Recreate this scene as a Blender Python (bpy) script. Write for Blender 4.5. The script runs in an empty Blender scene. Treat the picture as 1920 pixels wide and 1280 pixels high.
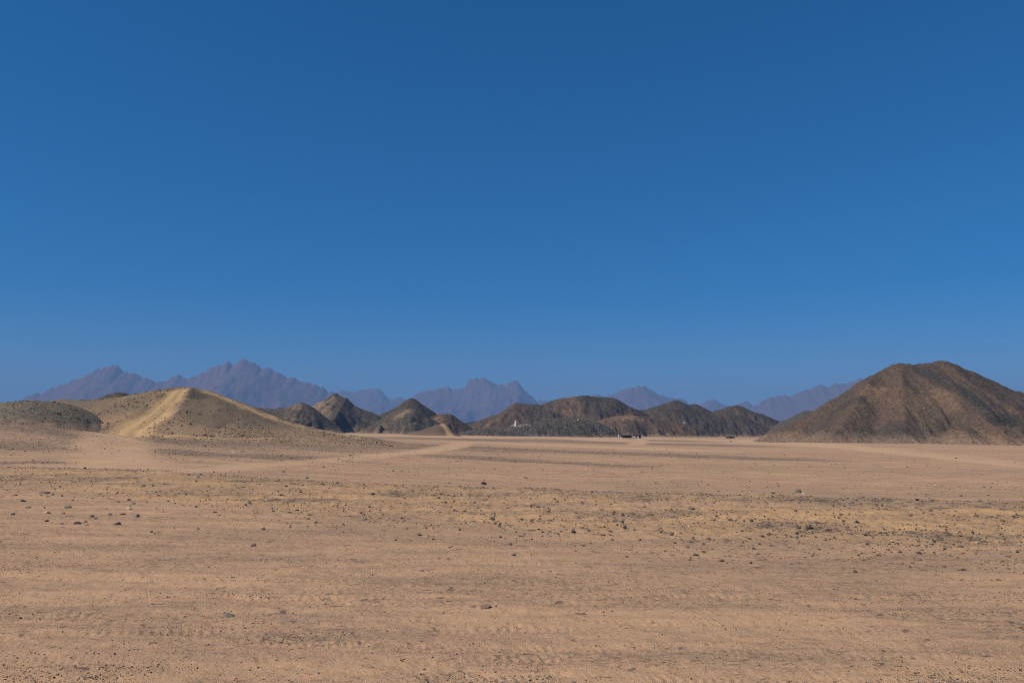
import bpy, math, random
import numpy as np

random.seed(7)
RNG = np.random.default_rng(7)
SC = bpy.context.scene
COL = SC.collection

# ------------------------------------------------------------------ camera
FPX, W_PX, H_PX = 1507.0, 1920, 1280          # focal length in photograph pixels
HORIZON = 803.0
CAM_Z = 1.7
PITCH = math.atan((HORIZON - H_PX / 2) / FPX)
cam_d = bpy.data.cameras.new('camera')
cam_d.sensor_width = 36.0
cam_d.lens = 36.0 * FPX / W_PX
cam_d.clip_start = 0.05
cam_d.clip_end = 60000.0
cam = bpy.data.objects.new('camera', cam_d)
cam.location = (0, 0, CAM_Z)
cam.rotation_euler = (math.pi / 2 + PITCH, 0, 0)
COL.objects.link(cam)
SC.camera = cam

# ------------------------------------------------------------------ sky and sun
SUN_ELEV = math.radians(44)
SUN_AZ = math.radians(-113)                    # clockwise from +Y: the sun stands to the left, a touch behind
world = bpy.data.worlds.new('World')
SC.world = world
world.use_nodes = True
world.cycles.sampling_method = 'NONE'          # a smooth sky without a disc needs no light sampling: less grain
wn = world.node_tree
wn.nodes.clear()
sky = wn.nodes.new('ShaderNodeTexSky')
sky.sky_type = 'NISHITA'
sky.sun_disc = False
sky.sun_elevation = SUN_ELEV
sky.sun_rotation = SUN_AZ
sky.altitude = 2500
sky.air_density = 1.0
sky.dust_density = 0.0
sky.ozone_density = 10.0
gam = wn.nodes.new('ShaderNodeGamma')
gam.inputs['Gamma'].default_value = 0.8
hsv = wn.nodes.new('ShaderNodeHueSaturation')
hsv.inputs['Saturation'].default_value = 1.40
bg = wn.nodes.new('ShaderNodeBackground')
bg.inputs['Strength'].default_value = 0.122
wo = wn.nodes.new('ShaderNodeOutputWorld')
wn.links.new(sky.outputs[0], gam.inputs['Color'])
wn.links.new(gam.outputs[0], hsv.inputs['Color'])
wn.links.new(hsv.outputs[0], bg.inputs['Color'])
wn.links.new(bg.outputs[0], wo.inputs['Surface'])

sun_d = bpy.data.lights.new('sun', 'SUN')
sun_d.energy = 5.0
sun_d.angle = math.radians(0.53)
sun_d.color = (1.0, 0.90, 0.77)
sun = bpy.data.objects.new('sun', sun_d)
COL.objects.link(sun)
from mathutils import Vector
_dir = Vector((math.sin(SUN_AZ) * math.cos(SUN_ELEV), math.cos(SUN_AZ) * math.cos(SUN_ELEV), math.sin(SUN_ELEV)))
sun.rotation_euler = (-_dir).to_track_quat('-Z', 'Y').to_euler()

SC.view_settings.view_transform = 'Standard'
SC.view_settings.look = 'None'
SC.view_settings.exposure = 0.0
SC.view_settings.gamma = 1.0
SC.view_settings.use_curve_mapping = False
SC.render.engine = 'CYCLES'
SC.cycles.use_denoising = False
SC.cycles.use_adaptive_sampling = False
SC.cycles.max_bounces = 5
SC.cycles.sample_clamp_indirect = 2.0
SC.cycles.filter_width = 1.0
SC.cycles.volume_bounces = 0

# ------------------------------------------------------------------ maths helpers
CT, ST = math.cos(PITCH), math.sin(PITCH)

def at(px, py, depth):
    """world point on the ray of a photograph pixel at a distance along +Y"""
    px = np.asarray(px, float); py = np.asarray(py, float)
    r = (H_PX / 2 - py) / FPX
    dz = depth * (ST + r * CT) / (CT - r * ST)
    f = depth * CT + dz * ST
    return (px - W_PX / 2) / FPX * f, depth + 0 * px, CAM_Z + dz

_T = RNG.random((8, 256, 256))

def vnoise(x, y, seed=0):
    t = _T[seed % 8]
    off = (seed * 37) % 256
    xi = np.floor(x); yi = np.floor(y)
    u = x - xi; v = y - yi
    xi = (xi.astype(np.int64) + off) & 255
    yi = (yi.astype(np.int64) + off * 3) & 255
    x1 = (xi + 1) & 255; y1 = (yi + 1) & 255
    u = u * u * u * (u * (u * 6 - 15) + 10)
    v = v * v * v * (v * (v * 6 - 15) + 10)
    a = t[xi, yi] * (1 - u) + t[x1, yi] * u
    b = t[xi, y1] * (1 - u) + t[x1, y1] * u
    return (a * (1 - v) + b * v) * 2 - 1

def fbm(x, y, octs=4, seed=0, gain=0.5):
    s = 0.0; a = 1.0; n = 0.0
    for i in range(octs):
        s = s + a * vnoise(x, y, seed + i); n += a
        x, y = 1.6 * x - 1.2 * y + 3.1, 1.2 * x + 1.6 * y + 7.7
        a *= gain
    return s / n

def ridged(x, y, octs=4, seed=0, gain=0.5):
    s = 0.0; a = 1.0; n = 0.0
    for i in range(octs):
        s = s + a * (1 - 2 * np.abs(vnoise(x, y, seed + i))); n += a
        x, y = 1.6 * x - 1.2 * y + 3.1, 1.2 * x + 1.6 * y + 7.7
        a *= gain
    return s / n

def sstep(a, b, x):
    t = np.clip((x - a) / (b - a), 0, 1)
    return t * t * (3 - 2 * t)

# ------------------------------------------------------------------ material helpers
class NT:
    def __init__(self, name):
        self.m = bpy.data.materials.new(name)
        self.m.use_nodes = True
        self.t = self.m.node_tree
        self.t.nodes.clear()
    def n(self, typ, **kw):
        nd = self.t.nodes.new('ShaderNode' + typ)
        for k, v in kw.items():
            if k.startswith('i_'):
                self.put(nd.inputs[k[2:].replace('_', ' ')], v)
            else:
                setattr(nd, k, v)
        return nd
    def put(self, sock, v):
        if isinstance(v, bpy.types.NodeSocket):
            self.t.links.new(v, sock)
        elif isinstance(v, (tuple, list)) and len(v) == 3 and sock.type == 'RGBA':
            sock.default_value = (*v, 1)
        else:
            sock.default_value = v
    def pos(self):
        return self.n('NewGeometry').outputs['Position']
    def attr(self, name):
        return self.n('Attribute', attribute_name=name).outputs['Fac']
    def acol(self, name):
        return self.n('Attribute', attribute_name=name).outputs['Color']
    def scaled(self, v, s, rot=(0, 0, 0)):
        nd = self.n('Mapping'); self.put(nd.inputs['Vector'], v)
        nd.inputs['Scale'].default_value = s
        nd.inputs['Rotation'].default_value = rot
        return nd.outputs[0]
    def noise(self, v, scale, detail=4, rough=0.55):
        nd = self.n('TexNoise', i_Vector=v, i_Scale=scale, i_Detail=detail, i_Roughness=rough)
        return nd.outputs['Fac']
    def voro(self, v, scale, out='Distance'):
        return self.n('TexVoronoi', i_Vector=v, i_Scale=scale).outputs[out]
    def ramp(self, f, a, b, lo=0.0, hi=1.0):
        nd = self.n('MapRange', interpolation_type='SMOOTHSTEP')
        self.put(nd.inputs['Value'], f)
        for k, v in (('From Min', a), ('From Max', b), ('To Min', lo), ('To Max', hi)):
            self.put(nd.inputs[k], v)
        return nd.outputs[0]
    def math(self, op, a, b=0.0, clamp=False):
        nd = self.n('Math', operation=op, use_clamp=clamp)
        self.put(nd.inputs[0], a); self.put(nd.inputs[1], b)
        return nd.outputs[0]
    def mix(self, f, a, b, mode='MIX'):
        nd = self.n('Mix', data_type='RGBA', blend_type=mode)
        self.put(nd.inputs[0], f); self.put(nd.inputs[6], a); self.put(nd.inputs[7], b)
        return nd.outputs[2]
    def done(self, col, rough=0.95, height=None, dist=0.02, strength=1.0, spec=0.15):
        b = self.n('BsdfPrincipled')
        self.put(b.inputs['Base Color'], col)
        self.put(b.inputs['Roughness'], rough)
        b.inputs['Specular IOR Level'].default_value = spec
        if height is not None:
            bp = self.n('Bump', i_Height=height, i_Distance=dist, i_Strength=strength)
            self.t.links.new(bp.outputs[0], b.inputs['Normal'])
        o = self.n('OutputMaterial')
        self.t.links.new(b.outputs[0], o.inputs['Surface'])
        return self.m

SAND = (0.535, 0.336, 0.196)
OCHRE = (0.545, 0.338, 0.165)
GREY = (0.170, 0.130, 0.100)
PALE = (0.560, 0.370, 0.218)

def ground_material():
    t = NT('desert_ground')
    p = t.pos()
    streak = t.noise(t.scaled(p, (0.22, 1.5, 1.0), (0, 0, 0.05)), 1.3, 7, 0.62)
    broad = t.noise(t.scaled(p, (0.35, 1.0, 1.0)), 0.12, 4, 0.6)
    mid = t.noise(p, 3.0, 6, 0.65)
    fine = t.noise(p, 28.0, 6, 0.7)
    grit = t.noise(p, 110.0, 3, 0.6)
    och = t.ramp(t.math('ADD', t.attr('ochre'), t.math('MULTIPLY', t.math('SUBTRACT', streak, 0.5), 1.1)), 0.25, 0.8)
    c = t.mix(och, SAND, OCHRE)
    c = t.mix(t.ramp(broad, 0.40, 0.66, 0, 0.5), c, (0.46, 0.295, 0.175))
    swath = t.noise(t.scaled(p, (0.16, 1.0, 1.0), (0, 0, -0.06)), 0.07, 6, 0.66)
    c = t.mix(t.ramp(swath, 0.46, 0.62, 0, 0.40), c, (0.360, 0.245, 0.160))
    # greyish gritty streaks of driven-over gravel and coarse dark grit, plus rut shade painted in
    churn = t.noise(t.scaled(p, (0.30, 1.0, 1.0), (0, 0, 0.07)), 0.75, 6, 0.68)
    dirt_rut_shade = t.ramp(t.math('ADD', t.math('MULTIPLY', streak, 0.75), t.math('MULTIPLY', fine, 0.30)), 0.48, 0.64, 0, 0.45)
    c = t.mix(dirt_rut_shade, c, (0.290, 0.200, 0.140))
    cz = t.ramp(churn, 0.42, 0.58)
    c = t.mix(t.math('MULTIPLY', cz, 0.28), c, (0.335, 0.232, 0.160))
    clod = t.noise(t.scaled(p, (0.45, 1.0, 1.0), (0, 0, 0.25)), 17.0, 4, 0.7)
    c = t.mix(t.math('MULTIPLY', cz, t.ramp(clod, 0.52, 0.63, 0, 0.70)), c, (0.170, 0.120, 0.086))  # short dark dashes put the shade of clods into the colour
    gs = t.noise(p, 52.0, 3, 0.7)
    c = t.mix(t.math('MULTIPLY', t.ramp(gs, t.math('SUBTRACT', 0.66, t.math('MULTIPLY', cz, 0.12)), t.math('SUBTRACT', 0.73, t.math('MULTIPLY', cz, 0.12))), 0.55), c, (0.150, 0.105, 0.075))
    c = t.mix(t.ramp(t.noise(p, 75.0, 2, 0.5), 0.66, 0.74, 0, 0.45), c, (0.60, 0.44, 0.31))
    # stony patches
    gr = t.attr('gravel')
    c = t.mix(t.math('MULTIPLY', gr, t.ramp(mid, 0.3, 0.7, 0.25, 0.75)), c, (0.235, 0.175, 0.130))
    for sc_, lo in ((3.4, 0.64), (13.0, 0.66)):
        nz = t.noise(p, sc_, 3, 0.65)
        thr = t.math('SUBTRACT', lo, t.math('MULTIPLY', gr, 0.15))
        sp = t.ramp(t.math('SUBTRACT', nz, thr), 0.0, 0.05)
        c = t.mix(t.math('MULTIPLY', sp, 0.75), c, (0.115, 0.090, 0.072))
    # driven tracks: paler, finer sand
    c = t.mix(t.math('MULTIPLY', t.attr('track'), t.ramp(mid, 0.2, 0.6, 0.65, 1.0)), c, PALE)
    c = t.mix(1.0, c, t.n('CombineColor', i_Red=t.ramp(grit, 0.25, 0.75, 0.72, 1.22), i_Green=t.ramp(grit, 0.25, 0.75, 0.72, 1.21),
                          i_Blue=t.ramp(grit, 0.25, 0.75, 0.72, 1.20)).outputs[0], 'MULTIPLY')
    h = t.math('ADD', t.math('ADD', t.math('MULTIPLY', fine, 0.6), t.math('MULTIPLY', t.math('MULTIPLY', clod, cz), 0.9)), t.math('ADD', t.math('MULTIPLY', grit, 0.25), t.math('MULTIPLY', mid, 0.8)))
    return t.done(c, 0.97, h, 0.024, 0.9, 0.08)

def hill_material(name, ca, cb, cc, tan, dark, unit, rub=0.5, bump=0.6, streakmix=0.6):
    """three rock colours in broad patches and downslope streaks; unit = size in metres of the rubble"""
    t = NT(name)
    p = t.pos()
    k = 1.0 / unit
    broad = t.noise(p, 0.05 * k, 5, 0.6)
    streak = t.noise(t.scaled(p, (1.0, 0.16, 0.16), (0, 0, 0.15)), 0.22 * k, 6, 0.65)
    patch = t.noise(t.scaled(p, (1, 1, 1.6)), 0.12 * k, 6, 0.68)
    rubble = t.noise(p, 1.1 * k, 5, 0.75)
    c = t.mix(t.ramp(broad, 0.38, 0.62), ca, cb)
    c = t.mix(t.ramp(streak, 0.46, 0.66, 0, streakmix), c, cc)
    st2 = t.noise(t.scaled(p, (1.0, 0.12, 0.12), (0, 0, -0.2)), 0.75 * k, 4, 0.7)
    c = t.mix(t.ramp(st2, 0.50, 0.64, 0, 0.45), c, dark)
    c = t.mix(t.ramp(st2, 0.46, 0.34, 0, 0.16), c, tan)
    c = t.mix(t.math('MULTIPLY', t.attr('tan'), t.ramp(patch, 0.34, 0.60, 0.0, 1.0)), c, tan)
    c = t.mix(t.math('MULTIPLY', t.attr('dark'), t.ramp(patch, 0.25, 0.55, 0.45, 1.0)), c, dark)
    c = t.mix(t.math('MULTIPLY', t.attr('foot'), 0.7), c, (0.250, 0.172, 0.112))
    r = t.ramp(rubble, 0.28, 0.72, 1 - rub, 1 + rub)
    c = t.mix(1.0, c, t.n('CombineColor', i_Red=r, i_Green=r, i_Blue=r).outputs[0], 'MULTIPLY')
    sp = t.ramp(t.noise(p, 1.9 * k, 2, 0.5), 0.66, 0.72, 0, 0.55)
    c = t.mix(sp, c, tan)
    h = t.math('ADD', rubble, t.math('MULTIPLY', t.noise(p, 0.35 * k, 5, 0.6), 1.6))
    return t.done(c, 0.97, h, 0.42 * bump * unit, 1.0, 0.08)

def stone_material(name, ca, cb, k=18.0, bump=0.012):
    t = NT(name)
    p = t.n('TexCoord').outputs['Object']
    oi = t.n('ObjectInfo').outputs['Random']
    a = t.noise(p, 2.2, 5, 0.6)
    c = t.mix(t.ramp(a, 0.35, 0.65), ca, cb)
    v = t.math('ADD', 0.75, t.math('MULTIPLY', oi, 0.5))
    c = t.mix(1.0, c, t.n('CombineColor', i_Red=v, i_Green=v, i_Blue=v).outputs[0], 'MULTIPLY')
    return t.done(c, 0.92, t.noise(p, 7.0, 6, 0.7), 0.006, 0.8, 0.2)

def plain_material(name, col, rough=0.7, var=0.12, scale=3.0, spec=0.3):
    t = NT(name)
    n = t.noise(t.pos(), scale, 5, 0.6)
    r = t.ramp(n, 0.3, 0.7, 1 - var, 1 + var)
    c = t.mix(1.0, col, t.n('CombineColor', i_Red=r, i_Green=r, i_Blue=r).outputs[0], 'MULTIPLY')
    return t.done(c, rough, None, spec=spec)

# ------------------------------------------------------------------ mesh helpers
def mesh_from_arrays(name, verts, quads=None, tris=None):
    me = bpy.data.meshes.new(name)
    verts = np.asarray(verts, np.float32)
    nq = 0 if quads is None else len(quads)
    nt = 0 if tris is None else len(tris)
    me.vertices.add(len(verts))
    me.vertices.foreach_set('co', verts.ravel())
    me.loops.add(nq * 4 + nt * 3)
    me.polygons.add(nq + nt)
    idx = []; starts = []
    if nq:
        idx.append(np.asarray(quads, np.int32).ravel()); starts.append(np.arange(nq, dtype=np.int32) * 4)
    if nt:
        idx.append(np.asarray(tris, np.int32).ravel()); starts.append(nq * 4 + np.arange(nt, dtype=np.int32) * 3)
    me.loops.foreach_set('vertex_index', np.concatenate(idx))
    me.polygons.foreach_set('loop_start', np.concatenate(starts))
    me.update(calc_edges=True)
    me.validate()
    return me

def add_attr(me, name, vals):
    a = me.attributes.new(name, 'FLOAT', 'POINT')
    a.data.foreach_set('value', np.asarray(vals, np.float32))

def smooth(me, on=True):
    me.polygons.foreach_set('use_smooth', np.full(len(me.polygons), on))

def link(name, me, mat, parent=None, loc=None, **props):
    o = bpy.data.objects.new(name, me)
    if me is not None and mat is not None and len(me.materials) == 0:
        me.materials.append(mat)
    COL.objects.link(o)
    if parent is not None:
        o.parent = parent
    if loc is not None:
        o.location = loc
    for k, v in props.items():
        o[k] = v
    return o

# ------------------------------------------------------------------ ground heights
# height of the plain along six bearings: (distance, height)
_COLS = [
    (0,    [(5, 0), (20, 0.02), (30, 0.10), (37, 0.06), (43, 0.05), (52, 0.55), (62, 1.45), (75, 2.72), (86, 2.75), (105, 2.2), (150, 1.2), (300, -2), (1000, -4), (20000, -6)]),
    (300,  [(5, 0), (20, 0.02), (28, 0.10), (32.4, 0.05), (36, -0.22), (42, -0.11), (60, 0.03), (90, 0.39), (120, 0.3), (200, -1), (400, -3), (1000, -4), (20000, -6)]),
    (640,  [(5, 0), (18, 0.0), (24, 0.08), (26.4, 0.04), (29, -0.30), (34, -0.38), (60, -0.77), (110, -0.64), (150, -0.6), (300, -1.0), (700, -1.55), (1500, -4), (20000, -8)]),
    (1000, [(5, 0), (17, 0.0), (21.5, 0.08), (23.7, 0.04), (26.5, -0.45), (38, -0.87), (70, -1.41), (130, -1.92), (250, -2.78), (550, -4.1), (1000, -5), (20000, -8)]),
    (1400, [(5, 0), (15, 0.0), (19.5, 0.08), (21.2, 0.04), (24, -0.55), (40, -1.35), (70, -1.88), (150, -2.98), (300, -4.27), (500, -5.9), (1000, -7), (20000, -9)]),
    (1920, [(5, 0), (13, 0.0), (17.5, 0.08), (19.1, 0.04), (22, -0.6), (40, -1.67), (85, -2.64), (170, -3.6), (330, -5.5), (500, -6.5), (1000, -7), (20000, -9)]),
]
_LY = np.linspace(math.log(3), math.log(20000), 700)
_A = np.array([(c[0] - 960) / FPX for c in _COLS])
_ZT = np.array([np.interp(_LY, np.log([q[0] for q in c[1]]), [q[1] for q in c[1]]) for c in _COLS])
_ker = np.exp(-0.5 * (np.arange(-9, 10) / 3.5) ** 2); _ker /= _ker.sum()
_ZT = np.array([np.convolve(np.pad(r, 9, mode='edge'), _ker, 'valid') for r in _ZT])
_AG = np.linspace(_A[0], _A[-1], 120)
_ZG = np.array([np.interp(_AG, _A, _ZT[:, j]) for j in range(_ZT.shape[1])])       # [logY, a]
_k2 = np.exp(-0.5 * (np.arange(-12, 13) / 5.0) ** 2); _k2 /= _k2.sum()
_ZG = np.array([np.convolve(np.pad(r, 12, mode='edge'), _k2, 'valid') for r in _ZG])

def ground_base(x, y):
    yy = np.maximum(y, 3.01)
    ly = np.clip((np.log(yy) - _LY[0]) / (_LY[1] - _LY[0]), 0, len(_LY) - 1.001)
    a = np.clip((np.clip(x / yy, _AG[0], _AG[-1]) - _AG[0]) / (_AG[1] - _AG[0]), 0, len(_AG) - 1.001)
    i = ly.astype(int); u = ly - i
    j = a.astype(int); v = a - j
    return (_ZG[i, j] * (1 - u) * (1 - v) + _ZG[i + 1, j] * u * (1 - v) + _ZG[i, j + 1] * (1 - u) * v + _ZG[i + 1, j + 1] * u * v)

def crest_py(px):
    return np.interp(px, [0, 300, 640, 1000, 1400, 1920], [872, 882, 900, 911, 924, 937])

def crest_y(x, y):
    """distance of the stony lip along the bearing of (x, y)"""
    px = 960 + FPX * x / np.maximum(y, 1)
    return 1.7 * FPX / (crest_py(np.clip(px, -100, 2020)) - HORIZON)

# tyre tracks that cross the sand in front: (y at x=0, slope, wander seed, strength)
_TREADS = [(5.35, 0.02, 1, 0.8), (5.95, -0.015, 2, 0.6), (6.6, 0.05, 3, 0.9), (7.05, 0.045, 4, 1.0), (7.75, -0.02, 5, 0.7), (8.5, 0.06, 6, 0.8),
           (9.1, 0.03, 7, 0.9), (9.9, -0.03, 8, 0.7), (6.2, -0.05, 9, 0.8), (8.05, 0.01, 11, 0.9), (10.4, 0.07, 13, 0.8), (13.6, 0.03, 15, 0.8), (10.9, 0.02, 1, 0.8), (11.7, 0.05, 3, 0.6), (12.8, -0.02, 5, 0.8)]

def ground_z(x, y, detail=True):
    z = ground_base(x, y)
    d = np.hypot(x, y)
    z = z + 0.10 * fbm(x / 14, y / 9, 3, 2) * sstep(4, 14, d) * (1 - sstep(150, 500, d) * 0.0)
    z = z + 0.5 * fbm(x / 90, y / 60, 3, 5) * sstep(60, 250, d)
    if detail:
        near = 1 - sstep(30, 60, d)
        z = z + near * (0.012 * fbm(x / 2.2, y / 0.42, 4, 1) + 0.017 * fbm(x / 0.55, y / 0.22, 4, 3) + 0.008 * fbm(x / 0.11, y / 0.09, 2, 6))
        z = z + (1 - near) * 0.05 * fbm(x / 2.0, y / 1.5, 4, 4) * (1 - sstep(300, 700, d))
        cy = crest_y(x, y)
        band = sstep(cy * 0.52, cy * 0.66, y) * (1 - sstep(cy * 1.0, cy * 1.08, y))
        z = z + band * (0.045 * fbm(x / 0.9, y / 0.7, 4, 7) + 0.03 * ridged(x / 0.35, y / 0.3, 3, 2))
        fg = y < 15
        if np.any(fg):
            xs, ys = x[fg], y[fg]
            zz = np.zeros_like(xs)
            for y0, sl, sd, st in _TREADS:
                c = y0 + sl * xs + 0.12 * vnoise(xs / 3.0, xs * 0 + sd, sd)
                for off in (-0.75, 0.75) if sd % 2 else (0.0,):
                    v = (ys - c - off * 0.5) / 0.13
                    w = np.exp(-v ** 4)
                    pres = sstep(-0.15, 0.32, fbm(xs / 1.1 + sd * 9, ys / 0.5, 3, sd)) * st
                    pit = 0.060 + 0.006 * (sd % 8)
                    blk = np.sin(2 * np.pi * (xs + 0.05 * np.abs(v) + 0.035 * fbm(xs / 0.35, ys / 0.35, 3, sd)) / pit + sd) * 0.5
                    zz += w * pres * (-0.011 + 0.0135 * blk * (0.6 + 0.9 * fbm(xs / 0.22, ys / 0.16, 3, sd + 2)))
                    zz += pres * 0.007 * np.exp(-((np.abs(v) - 1.25) / 0.35) ** 2)
            z = z.copy(); z[fg] += zz
    return z

# ------------------------------------------------------------------ hills
HILLS = []

class Hill:
    """a heightfield: a traced skyline at its own distance, with slopes falling away in front and behind"""
    def __init__(self, crest, D, slope, res, spur=0.35, lam=None, rough=0.03, round_=0.03, W=None, back=0.8, seed=0, yres=1.0, spurs=(), soft=False, jag=0.0, front_ext=1.15, conc=0.0, bend=0.0, below_pad=0.15, crisp=False, gully=0.035, crag=0.0, apron=0.14, warpk=0.45, isor=0.0):
        gully = 0.006 if soft else gully
        warpk = 0.06 if soft else warpk
        px = np.array([c[0] for c in crest], float); py = np.array([c[1] for c in crest], float)
        X, _, Z = at(px, py, D)
        self.D = D; self.soft = soft
        xs = np.arange(X[0], X[-1] + res, res)
        cz = np.interp(xs, X, Z)
        kw = max(1, int(0.4 * (X[-1] - X[0]) / len(X) / res))
        ker = np.hanning(2 * kw + 3)[1:-1]; ker /= ker.sum()
        if not crisp:
            cz = np.convolve(np.pad(cz, len(ker) // 2, mode='edge'), ker, 'valid')[:len(xs)]
        gz = ground_z(xs, np.full_like(xs, D), False)
        H = np.maximum(cz - gz, 0).max()
        self.H = H
        lam = lam or H * 0.9
        cz = cz + jag * H * (0.6 * ridged(xs / (0.22 * H), xs * 0 + seed, 3, seed) + 0.7 * ridged(xs / (0.065 * H), xs * 0 + seed + 5, 3, seed + 1) - 0.2) * sstep(0.05, 0.4, (cz - gz) / H)
        front = (H / slope) * front_ext if W is None else W * front_ext
        bk = front * back
        ys = np.concatenate([np.arange(D - front, D, res * yres), np.arange(D, D + bk, res * yres * 1.8)])
        gx, gy = np.meshgrid(xs, ys)
        dy = gy - D - bend * H * vnoise(gx / (1.6 * H), gx * 0 + 3.3, seed + 2)
        ad = np.abs(dy)
        # the skyline's small teeth die out down the slope and its ribs wander, so that it is not a drawn-out profile
        sg = max(3, int(0.22 * H / res)); kk = np.exp(-0.5 * (np.arange(-3 * sg, 3 * sg + 1) / sg) ** 2); kk /= kk.sum()
        czs = np.convolve(np.pad(cz, 3 * sg, mode='edge'), kk, 'valid')
        Wd = H / slope if W is None else W
        warp = gx + warpk * ad * (fbm(gx / (0.9 * H) + 7.7 * seed, gy / (0.9 * H), 3, seed + 6) + 0.4 * fbm(gx / (0.3 * H), gy / (0.3 * H), 3, seed + 7))
        fine_ = np.interp(warp, xs, cz); soft_ = np.interp(warp, xs, czs)
        crest_z = fine_ + (soft_ - fine_) * sstep(0.01, 0.22, ad / Wd)
        r = round_ * H
        adr = np.sqrt(ad * ad + r * r) - r
        side = fbm(gx / lam + 11 * seed, gy / (lam * 2.6), 4, seed)
        sp = ridged(gx / lam + 5 * seed + 0.35 * side, gy / (lam * 3.5) + np.sign(dy) * 7, 4, seed + 1, 0.55)
        gmin = ground_z(gx, gy, False)
        if soft:
            w = W * (1 + spur * 0.5 * side)
            tt = np.clip(ad / w, 0, 1)
            prof = 0.5 + 0.5 * np.cos(np.pi * tt)
            z = (gmin - 0.6) + np.maximum(crest_z - gmin + 0.6, 0) * prof
        else:
            drop = slope * adr * (1 - spur * sp)
            if conc:
                drop = drop * (1 + conc * np.exp(-ad / (0.35 * H / slope))) * (1 - 0.12 * conc)
            z = crest_z - drop
            for (p0, q0, p1, q1, d1, ss) in spurs:        # explicit spur ridges running towards the viewer
                ax, ay, az = at(p0, q0, D); bx_, by_, bz = at(p1, q1, d1)
                vx, vy = bx_ - ax, by_ - ay
                tt = np.clip(((gx - ax) * vx + (gy - ay) * vy) / (vx * vx + vy * vy), 0, 1)
                dd = np.hypot(gx - ax - tt * vx, gy - ay - tt * vy)
                zz = az + (bz - az) * tt - ss * (np.sqrt(dd * dd + r * r) - r) * (1 - 0.5 * spur * side)
                k = 0.05 * H
                m = np.maximum(z, zz)
                z = m + np.where(np.abs(z - zz) < k, (k - np.abs(z - zz)) ** 2 / (4 * k), 0)
        if not soft:
            z = z - np.where(dy < 0, sstep(0.72, 1.0, ad / front), sstep(0.72, 1.0, ad / bk)) * np.maximum(z - gmin + below_pad * H, 0)
        ue = (gx - xs[0]) / (xs[-1] - xs[0])
        endw = (1 - sstep(0.0, 0.07, ue)) + sstep(0.93, 1.0, ue)
        if soft:
            endw = endw * 0
        z = z - endw * np.maximum(z - gmin + 0.12 * H, 0)
        if not soft:
            ka = apron * H
            lo = gmin - 0.25 * ka
            m_ = np.maximum(z, lo)
            z = np.where(z > lo - ka, m_ + np.maximum(ka - np.abs(z - lo), 0) ** 2 / (4 * ka) - 0.12 * ka * sstep(0.0, 1.0, (lo - z) / ka) * 3, z)
        amp = sstep(0.0, 0.25, ad / (H / slope if W is None else W))
        z = z + rough * H * (0.35 + 0.65 * amp) * fbm(gx / (0.30 * H) + seed, gy / (0.30 * H), 5, seed + 3, 0.6)
        z = z + gully * H * amp * (1 - endw) * (ridged(gx / (0.20 * H) + 0.6 * side + seed, gy / (1.1 * H), 3, seed + 4, 0.6) - 0.3)
        if isor:
            z = z + isor * H * amp * (1 - endw) * ridged(gx / (0.35 * H) + 1.7, gy / (0.35 * H), 5, seed + 2, 0.58)
        if crag:
            cr = fbm(gx / (0.16 * H) + 3.1, gy / (0.16 * H), 5, seed + 5, 0.62)
            z = z + crag * H * (1 - endw) * sstep(0.10, 0.42, cr) * (0.25 + 0.75 * sstep(0.55, 0.95, (z - gmin) / H))
        self.xs, self.ys, self.z = xs, ys, z
        self.tan = np.zeros_like(z); self.dark = np.zeros_like(z); self.track = np.zeros_like(z)
        self.gx, self.gy = gx, gy
        HILLS.append(self)

    def height(self, x, y):
        i = np.clip(np.searchsorted(self.xs, x) - 1, 0, len(self.xs) - 2)
        j = np.clip(np.searchsorted(self.ys, y) - 1, 0, len(self.ys) - 2)
        u = (x - self.xs[i]) / (self.xs[i + 1] - self.xs[i]); v = (y - self.ys[j]) / (self.ys[j + 1] - self.ys[j])
        z = (self.z[j, i] * (1 - u) * (1 - v) + self.z[j, i + 1] * u * (1 - v) + self.z[j + 1, i] * (1 - u) * v + self.z[j + 1, i + 1] * u * v)
        ok = (x >= self.xs[0]) & (x <= self.xs[-1]) & (y >= self.ys[0]) & (y <= self.ys[-1])
        return np.where(ok, z, -1e3)

    def paint(self, which, pts, rad, val=1.0):
        """a band of differently coloured rock along points given on the hill's face (radius in metres)"""
        arr = getattr(self, which)
        q = [cast(px, py, self) for px, py in pts]
        if len(q) == 1:
            q = q + [q[0] + np.array([0.01, 0, 0])]
        d = poly_dist(self.gx, self.gy, [(a[0], a[1]) for a in q], [(1.0)] * len(q))
        wob = 1 + 0.5 * fbm(self.gx / (rad * 1.2), self.gy / (rad * 1.2), 3, 4)
        np.maximum(arr, val * (1 - sstep(0.55, 1.15, d / (rad * wob))), out=arr)

    def build(self, name, mat, label, below=1.2, **attrs):
        ny, nx = self.z.shape
        V = np.stack([self.gx, self.gy, self.z], -1).reshape(-1, 3)
        g = ground_z(self.gx, self.gy, False)
        low = (self.z < g - below)
        idx = np.arange(nx * ny).reshape(ny, nx)
        a = idx[:-1, :-1]; b = idx[:-1, 1:]; c = idx[1:, 1:]; d = idx[1:, :-1]
        keep = ~(low[:-1, :-1] & low[:-1, 1:] & low[1:, 1:] & low[1:, :-1])
        Q = np.stack([a[keep], b[keep], c[keep], d[keep]], -1)
        used = np.unique(Q)
        rm = np.full(nx * ny, -1); rm[used] = np.arange(len(used))
        me = mesh_from_arrays(name, V[used], rm[Q])
        hg = (self.z - g) / max(self.H, 1)
        self.foot = (1 - sstep(0.0, 0.38 if self.soft else 0.15, hg + 0.07 * fbm(self.gx / (0.25 * self.H), self.gy / (0.25 * self.H), 4, 6)))
        for k in ('tan', 'dark', 'track', 'foot'):
            add_attr(me, k, getattr(self, k).ravel()[used])
        smooth(me)
        return link(name, me, mat, kind='structure', label=label)

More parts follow.
